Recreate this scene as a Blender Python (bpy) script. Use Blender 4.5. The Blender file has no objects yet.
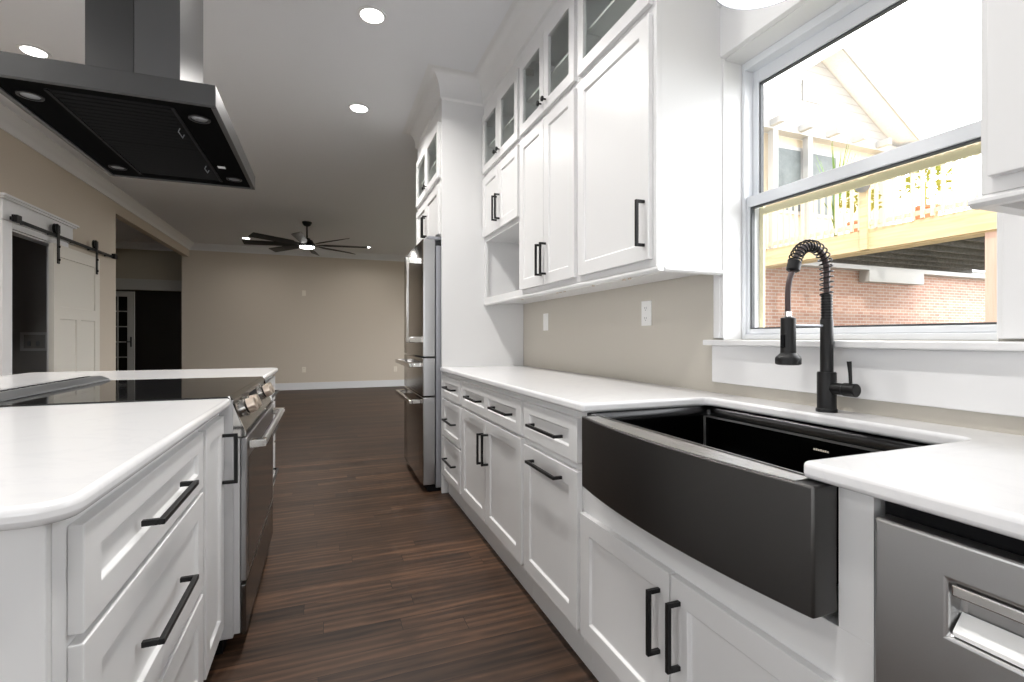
import bpy, bmesh, math, random
from mathutils import Vector, Matrix
random.seed(7)
S = bpy.context.scene
COL = S.collection

# ---------------------------------------------------------------- camera, sky, sun, exposure
cam_d = bpy.data.cameras.new('camera'); cam = bpy.data.objects.new('camera', cam_d); COL.objects.link(cam)
cam.location = (0, 0, 1.128); cam.rotation_euler = (math.radians(90), 0, -0.366)
cam_d.sensor_width = 36; cam_d.lens = 488 / 1024 * 36; cam_d.shift_y = -3.5 / 1024; cam_d.clip_start = .02
S.camera = cam
S.view_settings.view_transform = 'Standard'; S.view_settings.look = 'None'
S.view_settings.gamma = 1; S.view_settings.use_curve_mapping = False
S.view_settings.exposure = 0.62
W = bpy.data.worlds.new('sky'); S.world = W; W.use_nodes = True
wnt = W.node_tree; bg = wnt.nodes['Background']; bg.inputs[0].default_value = (.97, .985, 1, 1)
wtc = wnt.nodes.new('ShaderNodeTexCoord'); wsp = wnt.nodes.new('ShaderNodeSeparateXYZ'); wmr = wnt.nodes.new('ShaderNodeMapRange')
wmr.inputs['From Min'].default_value = -.1; wmr.inputs['From Max'].default_value = .8     # brighter toward the +X side
wmr.inputs['To Min'].default_value = 1.9; wmr.inputs['To Max'].default_value = 6.0
wnt.links.new(wtc.outputs['Generated'], wsp.inputs[0]); wnt.links.new(wsp.outputs[0], wmr.inputs['Value']); wnt.links.new(wmr.outputs[0], bg.inputs[1])
sun_d = bpy.data.lights.new('sun', 'SUN'); sun_d.energy = 2.4; sun_d.angle = .03; sun_d.color = (1, .95, .86)
sun = bpy.data.objects.new('sun', sun_d); COL.objects.link(sun)
sun.rotation_euler = Vector((.45, .40, -1.0)).to_track_quat('-Z', 'Y').to_euler()
S.cycles.use_denoising = True
S.cycles.max_bounces = 10; S.cycles.diffuse_bounces = 6; S.cycles.transparent_max_bounces = 16
S.cycles.sample_clamp_indirect = 6; S.cycles.caustics_reflective = False; S.cycles.caustics_refractive = False

CEIL = 3.02; XR = 1.43; XL = -2.55; YB = 11.5; YF = -2.8; XLIV = 3.2; YST = 4.6
WY0, WY1, WZ0, WZ1 = .64, 1.455, 1.12, 2.19          # kitchen window hole
PORTALS = [((1.62, (WY0+WY1)/2, (WZ0+WZ1)/2), (-1, 0, 0), WY1-WY0, WZ1-WZ0),
           ((-.7, YF-.16, 1.45), (0, 1, 0), 2.9, 2.3),
           ((XLIV+.16, 8.2, 1.4), (-1, 0, 0), 4.8, 2.4),
           ((XL-.16, .05, 1.45), (1, 0, 0), 3.9, 2.3)]
for i, (p, d, w, h) in enumerate(PORTALS):
    l = bpy.data.lights.new('daylight_portal', 'AREA'); l.shape = 'RECTANGLE'; l.size = w; l.size_y = h
    l.cycles.is_portal = True
    o = bpy.data.objects.new('daylight_portal', l); COL.objects.link(o); o.location = p
    o.rotation_euler = Vector(d).to_track_quat('-Z', 'Z').to_euler()

# ---------------------------------------------------------------- materials
def new_mat(name):
    m = bpy.data.materials.new(name); m.use_nodes = True
    nt = m.node_tree; return m, nt, nt.nodes['Principled BSDF']
def plain(name, col, rough=.5, metal=0., bump=0., bscale=80., spec=.5, var=0.):
    m, nt, p = new_mat(name)
    p.inputs['Base Color'].default_value = (*col, 1); p.inputs['Roughness'].default_value = rough
    p.inputs['Metallic'].default_value = metal; p.inputs['Specular IOR Level'].default_value = spec
    tc = nt.nodes.new('ShaderNodeTexCoord'); n = nt.nodes.new('ShaderNodeTexNoise')
    n.inputs['Scale'].default_value = bscale; n.inputs['Detail'].default_value = 3
    nt.links.new(tc.outputs['Object'], n.inputs['Vector'])
    if bump:
        b = nt.nodes.new('ShaderNodeBump'); b.inputs['Strength'].default_value = bump; b.inputs['Distance'].default_value = .002
        nt.links.new(n.outputs['Fac'], b.inputs['Height']); nt.links.new(b.outputs['Normal'], p.inputs['Normal'])
    if var:
        r = nt.nodes.new('ShaderNodeMapRange'); r.inputs['To Min'].default_value = 1-var; r.inputs['To Max'].default_value = 1+var
        x = nt.nodes.new('ShaderNodeVectorMath'); x.operation = 'SCALE'; x.inputs[0].default_value = col
        nt.links.new(n.outputs['Fac'], r.inputs['Value']); nt.links.new(r.outputs['Result'], x.inputs['Scale'])
        nt.links.new(x.outputs['Vector'], p.inputs['Base Color'])
    return m
def brushed(name, col, rough, axis, metal=1., amt=.08):
    m, nt, p = new_mat(name)
    p.inputs['Metallic'].default_value = metal; p.inputs['Base Color'].default_value = (*col, 1)
    tc = nt.nodes.new('ShaderNodeTexCoord'); mp = nt.nodes.new('ShaderNodeMapping')
    sc = [500, 500, 500]; sc[axis] = 4; mp.inputs['Scale'].default_value = sc
    n = nt.nodes.new('ShaderNodeTexNoise'); n.inputs['Scale'].default_value = 1; n.inputs['Detail'].default_value = 4
    r = nt.nodes.new('ShaderNodeMapRange'); r.inputs['To Min'].default_value = rough-amt; r.inputs['To Max'].default_value = rough+amt
    L = nt.links.new
    L(tc.outputs['Object'], mp.inputs['Vector']); L(mp.outputs['Vector'], n.inputs['Vector'])
    L(n.outputs['Fac'], r.inputs['Value']); L(r.outputs['Result'], p.inputs['Roughness'])
    b = nt.nodes.new('ShaderNodeBump'); b.inputs['Strength'].default_value = .02; b.inputs['Distance'].default_value = .0003
    L(n.outputs['Fac'], b.inputs['Height']); L(b.outputs['Normal'], p.inputs['Normal'])
    return m
def glass(name, tint=(1, 1, 1), refl=.08):
    m = bpy.data.materials.new(name); m.use_nodes = True; nt = m.node_tree; nt.nodes.clear()
    o = nt.nodes.new('ShaderNodeOutputMaterial'); mx = nt.nodes.new('ShaderNodeMixShader')
    t = nt.nodes.new('ShaderNodeBsdfTransparent'); g = nt.nodes.new('ShaderNodeBsdfGlossy')
    fr = nt.nodes.new('ShaderNodeFresnel'); fr.inputs['IOR'].default_value = 1.45
    t.inputs[0].default_value = (*tint, 1); g.inputs['Roughness'].default_value = .01
    ge = nt.nodes.new('ShaderNodeNewGeometry'); iv = nt.nodes.new('ShaderNodeMath'); iv.operation = 'SUBTRACT'; iv.inputs[0].default_value = 1
    ml = nt.nodes.new('ShaderNodeMath'); ml.operation = 'MULTIPLY'
    nt.links.new(ge.outputs['Backfacing'], iv.inputs[1]); nt.links.new(iv.outputs[0], ml.inputs[0]); nt.links.new(fr.outputs[0], ml.inputs[1])
    nt.links.new(ml.outputs[0], mx.inputs[0]); nt.links.new(t.outputs[0], mx.inputs[1]); nt.links.new(g.outputs[0], mx.inputs[2])
    nt.links.new(mx.outputs[0], o.inputs[0]); return m
def emit(name, col, s):
    m, nt, p = new_mat(name)
    p.inputs['Base Color'].default_value = (.9, .9, .9, 1)
    p.inputs['Emission Color'].default_value = (*col, 1); p.inputs['Emission Strength'].default_value = s; return m

def floor_mat():
    m, nt, p = new_mat('walnut_floor'); L = nt.links.new
    tc = nt.nodes.new('ShaderNodeTexCoord')
    def math_(op, a, b=None):
        n = nt.nodes.new('ShaderNodeMath'); n.operation = op
        for k, v in ((0, a), (1, b)):
            if v is None: continue
            if isinstance(v, (int, float)): n.inputs[k].default_value = v
            else: L(v, n.inputs[k])
        return n.outputs[0]
    xyz = nt.nodes.new('ShaderNodeSeparateXYZ'); L(tc.outputs['Object'], xyz.inputs[0])
    ry = math_('DIVIDE', xyz.outputs[1], .083); row = math_('FLOOR', ry); fy_ = math_('FRACT', ry)
    wn = nt.nodes.new('ShaderNodeTexWhiteNoise'); wn.noise_dimensions = '1D'; L(row, wn.inputs['W'])
    rx = math_('DIVIDE', math_('ADD', xyz.outputs[0], math_('MULTIPLY', wn.outputs['Value'], 9.)), 1.25); col = math_('FLOOR', rx); fx_ = math_('FRACT', rx)
    cb = nt.nodes.new('ShaderNodeCombineXYZ'); L(row, cb.inputs[0]); L(col, cb.inputs[1])
    wn2 = nt.nodes.new('ShaderNodeTexWhiteNoise'); wn2.noise_dimensions = '2D'; L(cb.outputs[0], wn2.inputs['Vector'])
    seam = math_('MAXIMUM', math_('MAXIMUM', math_('LESS_THAN', fy_, .012), math_('GREATER_THAN', fy_, .988)), math_('LESS_THAN', fx_, .0016))
    # grain: noise stretched along the plank, shifted per plank
    sep = nt.nodes.new('ShaderNodeVectorMath'); sep.operation = 'MULTIPLY'; sep.inputs[1].default_value = (1.5, 13, 1)
    sh = nt.nodes.new('ShaderNodeVectorMath'); sh.operation = 'MULTIPLY_ADD'; sh.inputs[1].default_value = (13, 31, 7)
    L(tc.outputs['Object'], sep.inputs[0]); L(wn2.outputs['Color'], sh.inputs[0]); L(sep.outputs[0], sh.inputs[2])
    n = nt.nodes.new('ShaderNodeTexNoise'); n.inputs['Scale'].default_value = 1.6; n.inputs['Detail'].default_value = 8
    n.inputs['Roughness'].default_value = .62; n.inputs['Distortion'].default_value = 1.3
    L(sh.outputs[0], n.inputs['Vector'])
    wv = nt.nodes.new('ShaderNodeTexWave'); wv.wave_type = 'RINGS'; wv.inputs['Scale'].default_value = .55
    wv.inputs['Distortion'].default_value = 7; wv.inputs['Detail'].default_value = 3; wv.inputs['Detail Scale'].default_value = 1.2
    L(sh.outputs[0], wv.inputs['Vector'])
    a = nt.nodes.new('ShaderNodeMath'); a.operation = 'MULTIPLY_ADD'; a.inputs[1].default_value = .16
    L(wv.outputs['Fac'], a.inputs[0])
    a2 = nt.nodes.new('ShaderNodeMath'); a2.operation = 'MULTIPLY_ADD'; a2.inputs[1].default_value = .62
    L(n.outputs['Fac'], a2.inputs[0])
    a3 = nt.nodes.new('ShaderNodeMath'); a3.operation = 'MULTIPLY'; a3.inputs[1].default_value = .22; L(wn2.outputs['Value'], a3.inputs[0])
    L(a3.outputs[0], a2.inputs[2]); L(a2.outputs[0], a.inputs[2])
    cr = nt.nodes.new('ShaderNodeValToRGB'); e = cr.color_ramp.elements
    e[0].position = .26; e[0].color = (.012, .0068, .0042, 1); e[1].position = .90; e[1].color = (.165, .085, .047, 1)
    x = e.new(.55); x.color = (.052, .028, .0165, 1)
    L(a.outputs[0], cr.inputs[0])
    mx = nt.nodes.new('ShaderNodeMix'); mx.data_type = 'RGBA'; mx.inputs['B'].default_value = (.006, .004, .003, 1)
    L(seam, mx.inputs['Factor']); L(cr.outputs[0], mx.inputs['A']); L(mx.outputs['Result'], p.inputs['Base Color'])
    p.inputs['Roughness'].default_value = .45; p.inputs['Specular IOR Level'].default_value = .32
    b = nt.nodes.new('ShaderNodeBump'); b.inputs['Strength'].default_value = .12; b.inputs['Distance'].default_value = .002
    L(a.outputs[0], b.inputs['Height']); L(b.outputs[0], p.inputs['Normal'])
    return m
def quartz_mat():
    m, nt, p = new_mat('white_quartz'); L = nt.links.new
    tc = nt.nodes.new('ShaderNodeTexCoord'); n = nt.nodes.new('ShaderNodeTexNoise')
    n.inputs['Scale'].default_value = 2.6; n.inputs['Detail'].default_value = 9; n.inputs['Distortion'].default_value = 2.2
    L(tc.outputs['Object'], n.inputs['Vector'])
    cr = nt.nodes.new('ShaderNodeValToRGB'); e = cr.color_ramp.elements
    e[0].position = .47; e[0].color = (.72, .72, .73, 1); e[1].position = .53; e[1].color = (.72, .72, .73, 1)
    x = e.new(.5); x.color = (.70, .70, .715, 1)
    L(n.outputs['Fac'], cr.inputs[0]); L(cr.outputs[0], p.inputs['Base Color']); p.inputs['Roughness'].default_value = .16
    return m
def brick_mat(name, c1, c2, mortar, rowh=.075, bw=.22, axes=(0, 2)):
    m, nt, p = new_mat(name); L = nt.links.new
    tc = nt.nodes.new('ShaderNodeTexCoord'); s = nt.nodes.new('ShaderNodeSeparateXYZ'); c = nt.nodes.new('ShaderNodeCombineXYZ')
    L(tc.outputs['Object'], s.inputs[0]); L(s.outputs[axes[0]], c.inputs[0]); L(s.outputs[axes[1]], c.inputs[1])
    bk = nt.nodes.new('ShaderNodeTexBrick'); bk.inputs['Scale'].default_value = 1
    bk.inputs['Color1'].default_value = (*c1, 1); bk.inputs['Color2'].default_value = (*c2, 1); bk.inputs['Mortar'].default_value = (*mortar, 1)
    bk.inputs['Mortar Size'].default_value = .008; bk.inputs['Brick Width'].default_value = bw; bk.inputs['Row Height'].default_value = rowh
    L(c.outputs[0], bk.inputs['Vector']); L(bk.outputs['Color'], p.inputs['Base Color']); p.inputs['Roughness'].default_value = .9
    return m
def siding_mat():
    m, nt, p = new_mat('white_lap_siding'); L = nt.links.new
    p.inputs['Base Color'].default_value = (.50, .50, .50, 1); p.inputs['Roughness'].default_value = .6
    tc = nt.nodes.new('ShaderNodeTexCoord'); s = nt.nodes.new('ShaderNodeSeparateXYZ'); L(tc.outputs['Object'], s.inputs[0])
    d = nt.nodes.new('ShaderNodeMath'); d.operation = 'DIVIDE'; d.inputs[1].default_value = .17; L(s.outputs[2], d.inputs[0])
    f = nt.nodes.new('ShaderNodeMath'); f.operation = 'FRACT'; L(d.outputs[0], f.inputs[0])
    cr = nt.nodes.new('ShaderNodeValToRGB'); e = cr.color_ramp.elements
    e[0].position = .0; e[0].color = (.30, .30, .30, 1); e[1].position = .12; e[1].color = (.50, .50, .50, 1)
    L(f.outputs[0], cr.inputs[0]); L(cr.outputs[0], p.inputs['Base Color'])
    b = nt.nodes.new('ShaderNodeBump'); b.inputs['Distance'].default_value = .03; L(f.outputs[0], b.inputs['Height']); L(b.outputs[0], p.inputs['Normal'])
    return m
def wood_mat(name, c1, c2, axis):
    m, nt, p = new_mat(name); L = nt.links.new
    tc = nt.nodes.new('ShaderNodeTexCoord'); mp = nt.nodes.new('ShaderNodeMapping'); sc = [18, 18, 18]; sc[axis] = 1.2
    mp.inputs['Scale'].default_value = sc
    n = nt.nodes.new('ShaderNodeTexNoise'); n.inputs['Scale'].default_value = 1; n.inputs['Detail'].default_value = 8; n.inputs['Distortion'].default_value = .8
    cr = nt.nodes.new('ShaderNodeValToRGB'); e = cr.color_ramp.elements
    e[0].position = .3; e[0].color = (*c1, 1); e[1].position = .7; e[1].color = (*c2, 1)
    L(tc.outputs['Object'], mp.inputs[0]); L(mp.outputs[0], n.inputs['Vector']); L(n.outputs['Fac'], cr.inputs[0]); L(cr.outputs[0], p.inputs['Base Color'])
    p.inputs['Roughness'].default_value = .7; return m

M = dict(
    floor=floor_mat(), quartz=quartz_mat(),
    beige=plain('beige_wall_paint', (.56, .49, .405), .75, bump=.08, bscale=260),
    splash=plain('beige_backsplash_paint', (.50, .47, .415), .7, bump=.08, bscale=260),
    ceiling=plain('ceiling_paint', (.71, .72, .745), .85, bump=.06, bscale=220),
    trim=plain('white_trim_paint', (.72, .72, .725), .4, bump=.02, bscale=120),
    cab=plain('white_cabinet_lacquer', (.67, .67, .672), .32, bump=.015, bscale=90),
    cabin=plain('white_cabinet_interior', (.74, .74, .73), .5, bump=.01),
    sage=plain('pale_grey_green_door_paint', (.68, .65, .585), .5, bump=.03),
    black=plain('matte_black_metal', (.006, .006, .0065), .42, bump=.02, bscale=300, spec=.3),
    blackgloss=plain('gloss_black', (.008, .008, .009), .55, spec=.06),
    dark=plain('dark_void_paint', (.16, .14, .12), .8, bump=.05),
    hallshade=plain('hall_shaded_door_paint', (.42, .41, .38), .5, bump=.02),  # white door and trim, with the hall's darkness put into the colour
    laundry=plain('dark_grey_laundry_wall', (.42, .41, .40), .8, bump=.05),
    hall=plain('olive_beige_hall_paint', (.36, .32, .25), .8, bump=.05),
    steel=brushed('brushed_stainless', (.50, .50, .50), .34, 1, amt=.02),
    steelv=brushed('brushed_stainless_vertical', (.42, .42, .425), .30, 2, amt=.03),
    darksteel=brushed('dark_stainless', (.17, .165, .16), .22, 2),
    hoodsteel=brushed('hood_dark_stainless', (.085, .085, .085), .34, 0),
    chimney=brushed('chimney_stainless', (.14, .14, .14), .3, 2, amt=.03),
    hoodblack=plain('hood_black_underside', (.006, .006, .006), .5, spec=0.),
    baffle=plain('black_baffle_steel', (.012, .012, .012), .45, spec=.03),
    sinksteel=brushed('black_stainless', (.095, .092, .09), .36, 1, amt=.05),
    basin=brushed('black_basin_steel', (.035, .035, .036), .24, 1),
    rim=brushed('light_brushed_rim', (.55, .54, .53), .3, 1),
    greypanel=plain('grey_enamel_side', (.50, .50, .51), .4, bump=.03, bscale=400),
    greymet=plain('grey_metal_case', (.34, .35, .38), .4, metal=.6),
    chrome=plain('polished_metal', (.75, .74, .72), .15, metal=1.),
    warmmet=plain('champagne_satin_metal', (.62, .53, .45), .3, metal=1.),
    cook=plain('black_ceramic_glass', (.012, .012, .013), .05, spec=.8),
    ovenglass=plain('smoked_oven_glass', (.03, .027, .025), .06, spec=.9),
    ventgrey=plain('grey_vent_metal', (.22, .23, .24), .35, metal=.7),
    fridgefront=brushed('mirror_dark_stainless', (.40, .37, .345), .14, 0, amt=.04),
    plastic=plain('white_plastic', (.82, .82, .81), .35),
    ivory=plain('ivory_plastic', (.72, .66, .56), .4),
    hose=plain('dark_brown_hose', (.045, .025, .025), .45),
    vinyl=plain('white_vinyl', (.70, .72, .75), .35, bump=.01),
    vinylcream=plain('cream_screen_track', (.72, .66, .42), .5),
    gasket=plain('grey_glazing_gasket', (.05, .055, .06), .5),
    glass=glass('window_glass'), cabglass=glass('cabinet_glass', (.96, .98, .97)), seedglass=glass('french_door_glass', (.5, .5, .48)),
    can=emit('led_diffuser', (1, .97, .92), 9.), fanlight=emit('fan_led_diffuser', (1, .98, .95), 6.),
    opal=emit('opal_glass_lit', (1, .99, .97), 2.2),
    darkpane=plain('dusty_dark_pane', (.13, .15, .155), .55, spec=.2, bump=.02, var=.3, bscale=8),
    extwhite=plain('weathered_white_trim', (.45, .45, .45), .6, bump=.02),
    siding=siding_mat(), brick=brick_mat('washed_red_brick', (.42, .22, .165), (.52, .32, .25), (.56, .51, .46)),
    cedar=wood_mat('honey_pine_deck', (.55, .40, .22), (.68, .54, .34), 1),
    cedarv=wood_mat('pale_pine_pickets', (.62, .52, .38), (.72, .63, .49), 2),
    redpost=wood_mat('reddish_post', (.50, .32, .25), (.62, .42, .34), 2),
    shingle=plain('pale_grey_shingles', (.82, .82, .83), .9, bump=.6, bscale=30, var=.15),
    soil=plain('lawn_ground', (.18, .18, .14), .95, bump=.6, bscale=6, var=.4),
    leaf=plain('green_leaf', (.13, .24, .04), .5, var=.35, bscale=9),
    leafy=plain('yellow_green_leaf', (.30, .33, .06), .5, var=.35, bscale=9),
    terracotta=plain('terracotta', (.50, .22, .13), .8, bump=.1),
    joistshade=plain('cobwebby_shaded_joists', (.10, .095, .09), .9, bump=.5, bscale=14, var=.6),  # dark tone carries the shade under the deck; mottling is cobwebs
    blue=plain('blue_plastic', (.10, .16, .5), .4),
)

# ---------------------------------------------------------------- mesh helpers
class MB:
    def __init__(s): s.bm = bmesh.new(); s.mi = 0
    def face(s, vs):
        f = s.bm.faces.new(vs); f.material_index = s.mi; return f
    def box(s, x0, x1, y0, y1, z0, z1):
        v = [s.bm.verts.new((x, y, z)) for x in (x0, x1) for y in (y0, y1) for z in (z0, z1)]
        for q in ((0,1,3,2), (4,6,7,5), (0,4,5,1), (2,3,7,6), (0,2,6,4), (1,5,7,3)): s.face([v[i] for i in q])
        return s
    def boxf(s, F, u0, u1, v0, v1, n0, n1):
        O, U, V, N = F
        v = [s.bm.verts.new(O + U*u + V*w + N*n) for u in (u0, u1) for w in (v0, v1) for n in (n0, n1)]
        for q in ((0,1,3,2), (4,6,7,5), (0,4,5,1), (2,3,7,6), (0,2,6,4), (1,5,7,3)): s.face([v[i] for i in q])
        return s
    def prism(s, pts, axis, a, b):
        """polygon of 2-D points (in the two axes other than AXIS, in order) pulled from a to b along AXIS"""
        def P(p, t):
            return ((t, p[0], p[1]), (p[0], t, p[1]), (p[0], p[1], t))[axis]
        A = [s.bm.verts.new(P(p, a)) for p in pts]; B = [s.bm.verts.new(P(p, b)) for p in pts]
        s.face(A); s.face(list(reversed(B)))
        for i in range(len(pts)):
            j = (i+1) % len(pts); s.face([A[i], A[j], B[j], B[i]])
        return s
    def loft(s, rings, caps=True):
        R = [[s.bm.verts.new(p) for p in r] for r in rings]
        for a, b in zip(R, R[1:]):
            for i in range(len(a)):
                j = (i+1) % len(a); s.face([a[i], a[j], b[j], b[i]])
        if caps: s.face(R[0]); s.face(list(reversed(R[-1])))
        return s
    def lathe(s, prof, c=(0, 0, 0), axis=(0, 0, 1), n=24, ring=False):
        """prof: (radius, height) pairs along AXIS from c"""
        ax = Vector(axis).normalized(); t = Vector((1, 0, 0)) if abs(ax.x) < .9 else Vector((0, 1, 0))
        e1 = ax.cross(t).normalized(); e2 = ax.cross(e1); c = Vector(c)
        rings = [[c + ax*h + (e1*math.cos(2*math.pi*i/n) + e2*math.sin(2*math.pi*i/n))*max(r, 1e-5) for i in range(n)] for r, h in (prof+prof[:1] if ring else prof)]
        return s.loft(rings, caps=not ring)
    def tube(s, path, r, n=10):
        path = [Vector(p) for p in path]; rings = []; prev = None
        for i, p in enumerate(path):
            d = (path[min(i+1, len(path)-1)] - path[max(i-1, 0)]).normalized()
            if prev is None:
                t = Vector((0, 0, 1)) if abs(d.z) < .9 else Vector((1, 0, 0)); e1 = d.cross(t).normalized()
            else:
                e1 = (prev - d*prev.dot(d)).normalized()
            prev = e1; e2 = d.cross(e1); rr = r[i] if isinstance(r, (list, tuple)) else r
            rings.append([p + (e1*math.cos(2*math.pi*k/n) + e2*math.sin(2*math.pi*k/n))*rr for k in range(n)])
        return s.loft(rings)
    def done(s, name, mats, parent=None, bevel=0., seg=2, smooth=False, angle=35, origin=None):
        bm = s.bm; bmesh.ops.recalc_face_normals(bm, faces=bm.faces)
        mats = mats if isinstance(mats, (list, tuple)) else [mats]
        vs = [v.co for v in bm.verts]
        if parent is None:
            if origin is None:
                lo = Vector([min(v[i] for v in vs) for i in range(3)]); hi = Vector([max(v[i] for v in vs) for i in range(3)])
                origin = Vector(((lo.x+hi.x)/2, (lo.y+hi.y)/2, lo.z))
            origin = Vector(origin)
        else:
            origin = world(parent)
        bmesh.ops.translate(bm, verts=bm.verts, vec=-origin)
        me = bpy.data.meshes.new(name); bm.to_mesh(me); bm.free()
        for m in mats: me.materials.append(M[m] if isinstance(m, str) else m)
        if smooth:
            for p in me.polygons: p.use_smooth = True
            me.set_sharp_from_angle(angle=math.radians(angle))
        o = bpy.data.objects.new(name, me); COL.objects.link(o)
        if parent is None: o.location = origin
        else: o.parent = parent
        if bevel:
            b = o.modifiers.new('edge', 'BEVEL'); b.width = bevel; b.segments = seg; b.limit_method = 'ANGLE'
            b.angle_limit = math.radians(50); b.harden_normals = False
        return o
def world(o):
    p = Vector((0, 0, 0))
    while o: p += o.location; o = o.parent
    return p
def tag(o, label=None, cat=None, group=None, kind=None):
    for k, v in (('label', label), ('category', cat), ('group', group), ('kind', kind)):
        if v: o[k] = v
    return o
def thing(name, loc, label, cat, group=None, kind=None):
    o = bpy.data.objects.new(name, None); COL.objects.link(o); o.location = loc; o.empty_display_size = .1
    return tag(o, label, cat, group, kind)
def struct(o, label=None): o['kind'] = 'structure'; return o
def copy_thing(root, loc, label=None, rotz=None):
    r = root.copy(); COL.objects.link(r); r.location = loc
    if rotz is not None: r.rotation_euler = (0, 0, rotz)
    if label: r['label'] = label
    for ch in list(root.children):
        c = ch.copy(); COL.objects.link(c); c.parent = r
        for g in list(ch.children):
            d = g.copy(); COL.objects.link(d); d.parent = c
    return r
V3 = Vector
def FR(x, y, z): return (V3((x, y, z)), V3((0, 1, 0)), V3((0, 0, 1)), V3((-1, 0, 0)))    # right-hand run, faces -X; u runs along +Y
def FL(x, y, z): return (V3((x, y, z)), V3((0, 1, 0)), V3((0, 0, 1)), V3((1, 0, 0)))     # island run, faces +X

def shaker(F, w, h, ucuts, vcuts, t=.02, rec=.009, thru=False):
    """a framed panel; ucuts/vcuts = opening intervals; openings are recessed (or go through)"""
    O, U, V, N = F; mb = MB(); bm = mb.bm; sl = .005
    us = sorted({0, w, *[c for p in ucuts for c in p]}); vs = sorted({0, h, *[c for p in vcuts for c in p]})
    def P(u, v, n): return O + U*u + V*v + N*n
    front = {(u, v): bm.verts.new(P(u, v, t)) for u in us for v in vs}
    back = {(u, v): bm.verts.new(P(u, v, 0)) for u in us for v in vs} if thru else None
    def is_open(u0, u1, v0, v1):
        return any(a <= u0 and u1 <= b for a, b in ucuts) and any(a <= v0 and v1 <= b for a, b in vcuts)
    for u0, u1 in zip(us, us[1:]):
        for v0, v1 in zip(vs, vs[1:]):
            q = [(u0, v0), (u1, v0), (u1, v1), (u0, v1)]
            if is_open(u0, u1, v0, v1):
                if thru:
                    for a, b in zip(q, q[1:]+q[:1]): mb.face([front[a], front[b], back[b], back[a]])
                else:
                    inn = [bm.verts.new(P(a, b, t-rec)) for a, b in ((u0+sl, v0+sl), (u1-sl, v0+sl), (u1-sl, v1-sl), (u0+sl, v1-sl))]
                    mb.face(inn)
                    for k in range(4): mb.face([front[q[k]], front[q[(k+1) % 4]], inn[(k+1) % 4], inn[k]])
            else:
                mb.face([front[k] for k in q])
                if thru: mb.face([back[k] for k in reversed(q)])
    if not thru:
        bk = [bm.verts.new(P(u, v, 0)) for u, v in ((0, 0), (w, 0), (w, h), (0, h))]
        mb.face(list(reversed(bk)))
        edges = [[front[(u, 0)] for u in us], [front[(w, v)] for v in vs], [front[(u, h)] for u in reversed(us)], [front[(0, v)] for v in reversed(vs)]]
        for k in range(4): mb.face(edges[k] + [bk[(k+1) % 4], bk[k]])
    else:
        for e in ([(u, 0) for u in us], [(w, v) for v in vs], [(u, h) for u in reversed(us)], [(0, v) for v in reversed(vs)]):
            for a, b in zip(e, e[1:]): mb.face([front[a], front[b], back[b], back[a]])
    return mb
def pull(F, u, v, L, vert, parent, proud=.038, s=.011):
    """square bar pull centred at (u, v) on the face plane n = 0 of frame F"""
    mb = MB(); h = L/2
    if vert:
        mb.boxf(F, u-s/2, u+s/2, v-h, v+h, proud-s, proud)
        for k in (-1, 1): mb.boxf(F, u-s/2, u+s/2, v+k*h-(s if k > 0 else 0), v+k*h+(s if k < 0 else 0), 0, proud-s)
    else:
        mb.boxf(F, u-h, u+h, v-s/2, v+s/2, proud-s, proud)
        for k in (-1, 1): mb.boxf(F, u+k*h-(s if k > 0 else 0), u+k*h+(s if k < 0 else 0), v-s/2, v+s/2, 0, proud-s)
    return mb.done('handle', 'black', parent, bevel=.0012)
def knob(F, u, v, parent):
    O, U, V, N = F
    mb = MB().lathe([(.0045, 0), (.0045, .014), (.013, .017), (.014, .024), (.011, .028)], O+U*u+V*v, N, 16)
    return mb.done('knob', 'black', parent, smooth=True)
def front(F, parent, name, u0, u1, v0, v1, rail=.06, panels=1, vrail=None):
    """a drawer front or a door of the cabinet face frame"""
    O, U, V, N = F; w, h = u1-u0, v1-v0; vr = vrail or rail
    if panels == 1: uc = [(rail, w-rail)]
    else: uc = [(rail, w/2-rail*.55), (w/2+rail*.55, w-rail)]
    return shaker((O+U*u0+V*v0, U, V, N), w, h, uc, [(vr, h-vr)]).done(name, 'cab', parent, bevel=.0018)

# ---------------------------------------------------------------- the room
struct(MB().box(-6.2, XR+.17, YF-.15, 15, -.12, 0).box(XR+.17, XLIV+.15, YST-.15, 15, -.12, 0).done('floor', 'floor', origin=(0, 0, 0)))
struct(MB().box(-6.2, XR+.17, YF-.15, 15, CEIL, CEIL+.12).box(XR+.17, XLIV+.15, YST-.15, 15, CEIL, CEIL+.12).done('ceiling', 'ceiling', origin=(0, 0, 0)))
w = MB()
for a in ((YF, WY0, 0, CEIL), (WY1, YST, 0, CEIL), (WY0, WY1, 0, WZ0), (WY0, WY1, WZ1, CEIL)): w.box(XR, XR+.17, a[0], a[1], a[2], a[3])
struct(w.done('wall_right', 'splash', origin=(0, 0, 0)))
struct(MB().box(XR+.17, XLIV, YST-.15, YST, 0, CEIL).done('wall_step', 'beige', origin=(0, 0, 0)))
w = MB()
for a in ((YST-.15, 5.8, 0, CEIL), (10.6, YB, 0, CEIL), (5.8, 10.6, 0, .2), (5.8, 10.6, 2.6, CEIL)): w.box(XLIV, XLIV+.15, *a)
struct(w.done('wall_living_right', 'beige', origin=(0, 0, 0)))
struct(MB().box(-2.68, XLIV+.15, YB, YB+.15, 0, CEIL).done('wall_back', 'beige', origin=(0, 0, 0)))
w = MB()                                             # left wall: barn-door opening, wide opening with a header
BY0, BY1, BZ = 5.50, 6.355, 2.07; OY0, OZ = 7.80, 2.75
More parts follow.
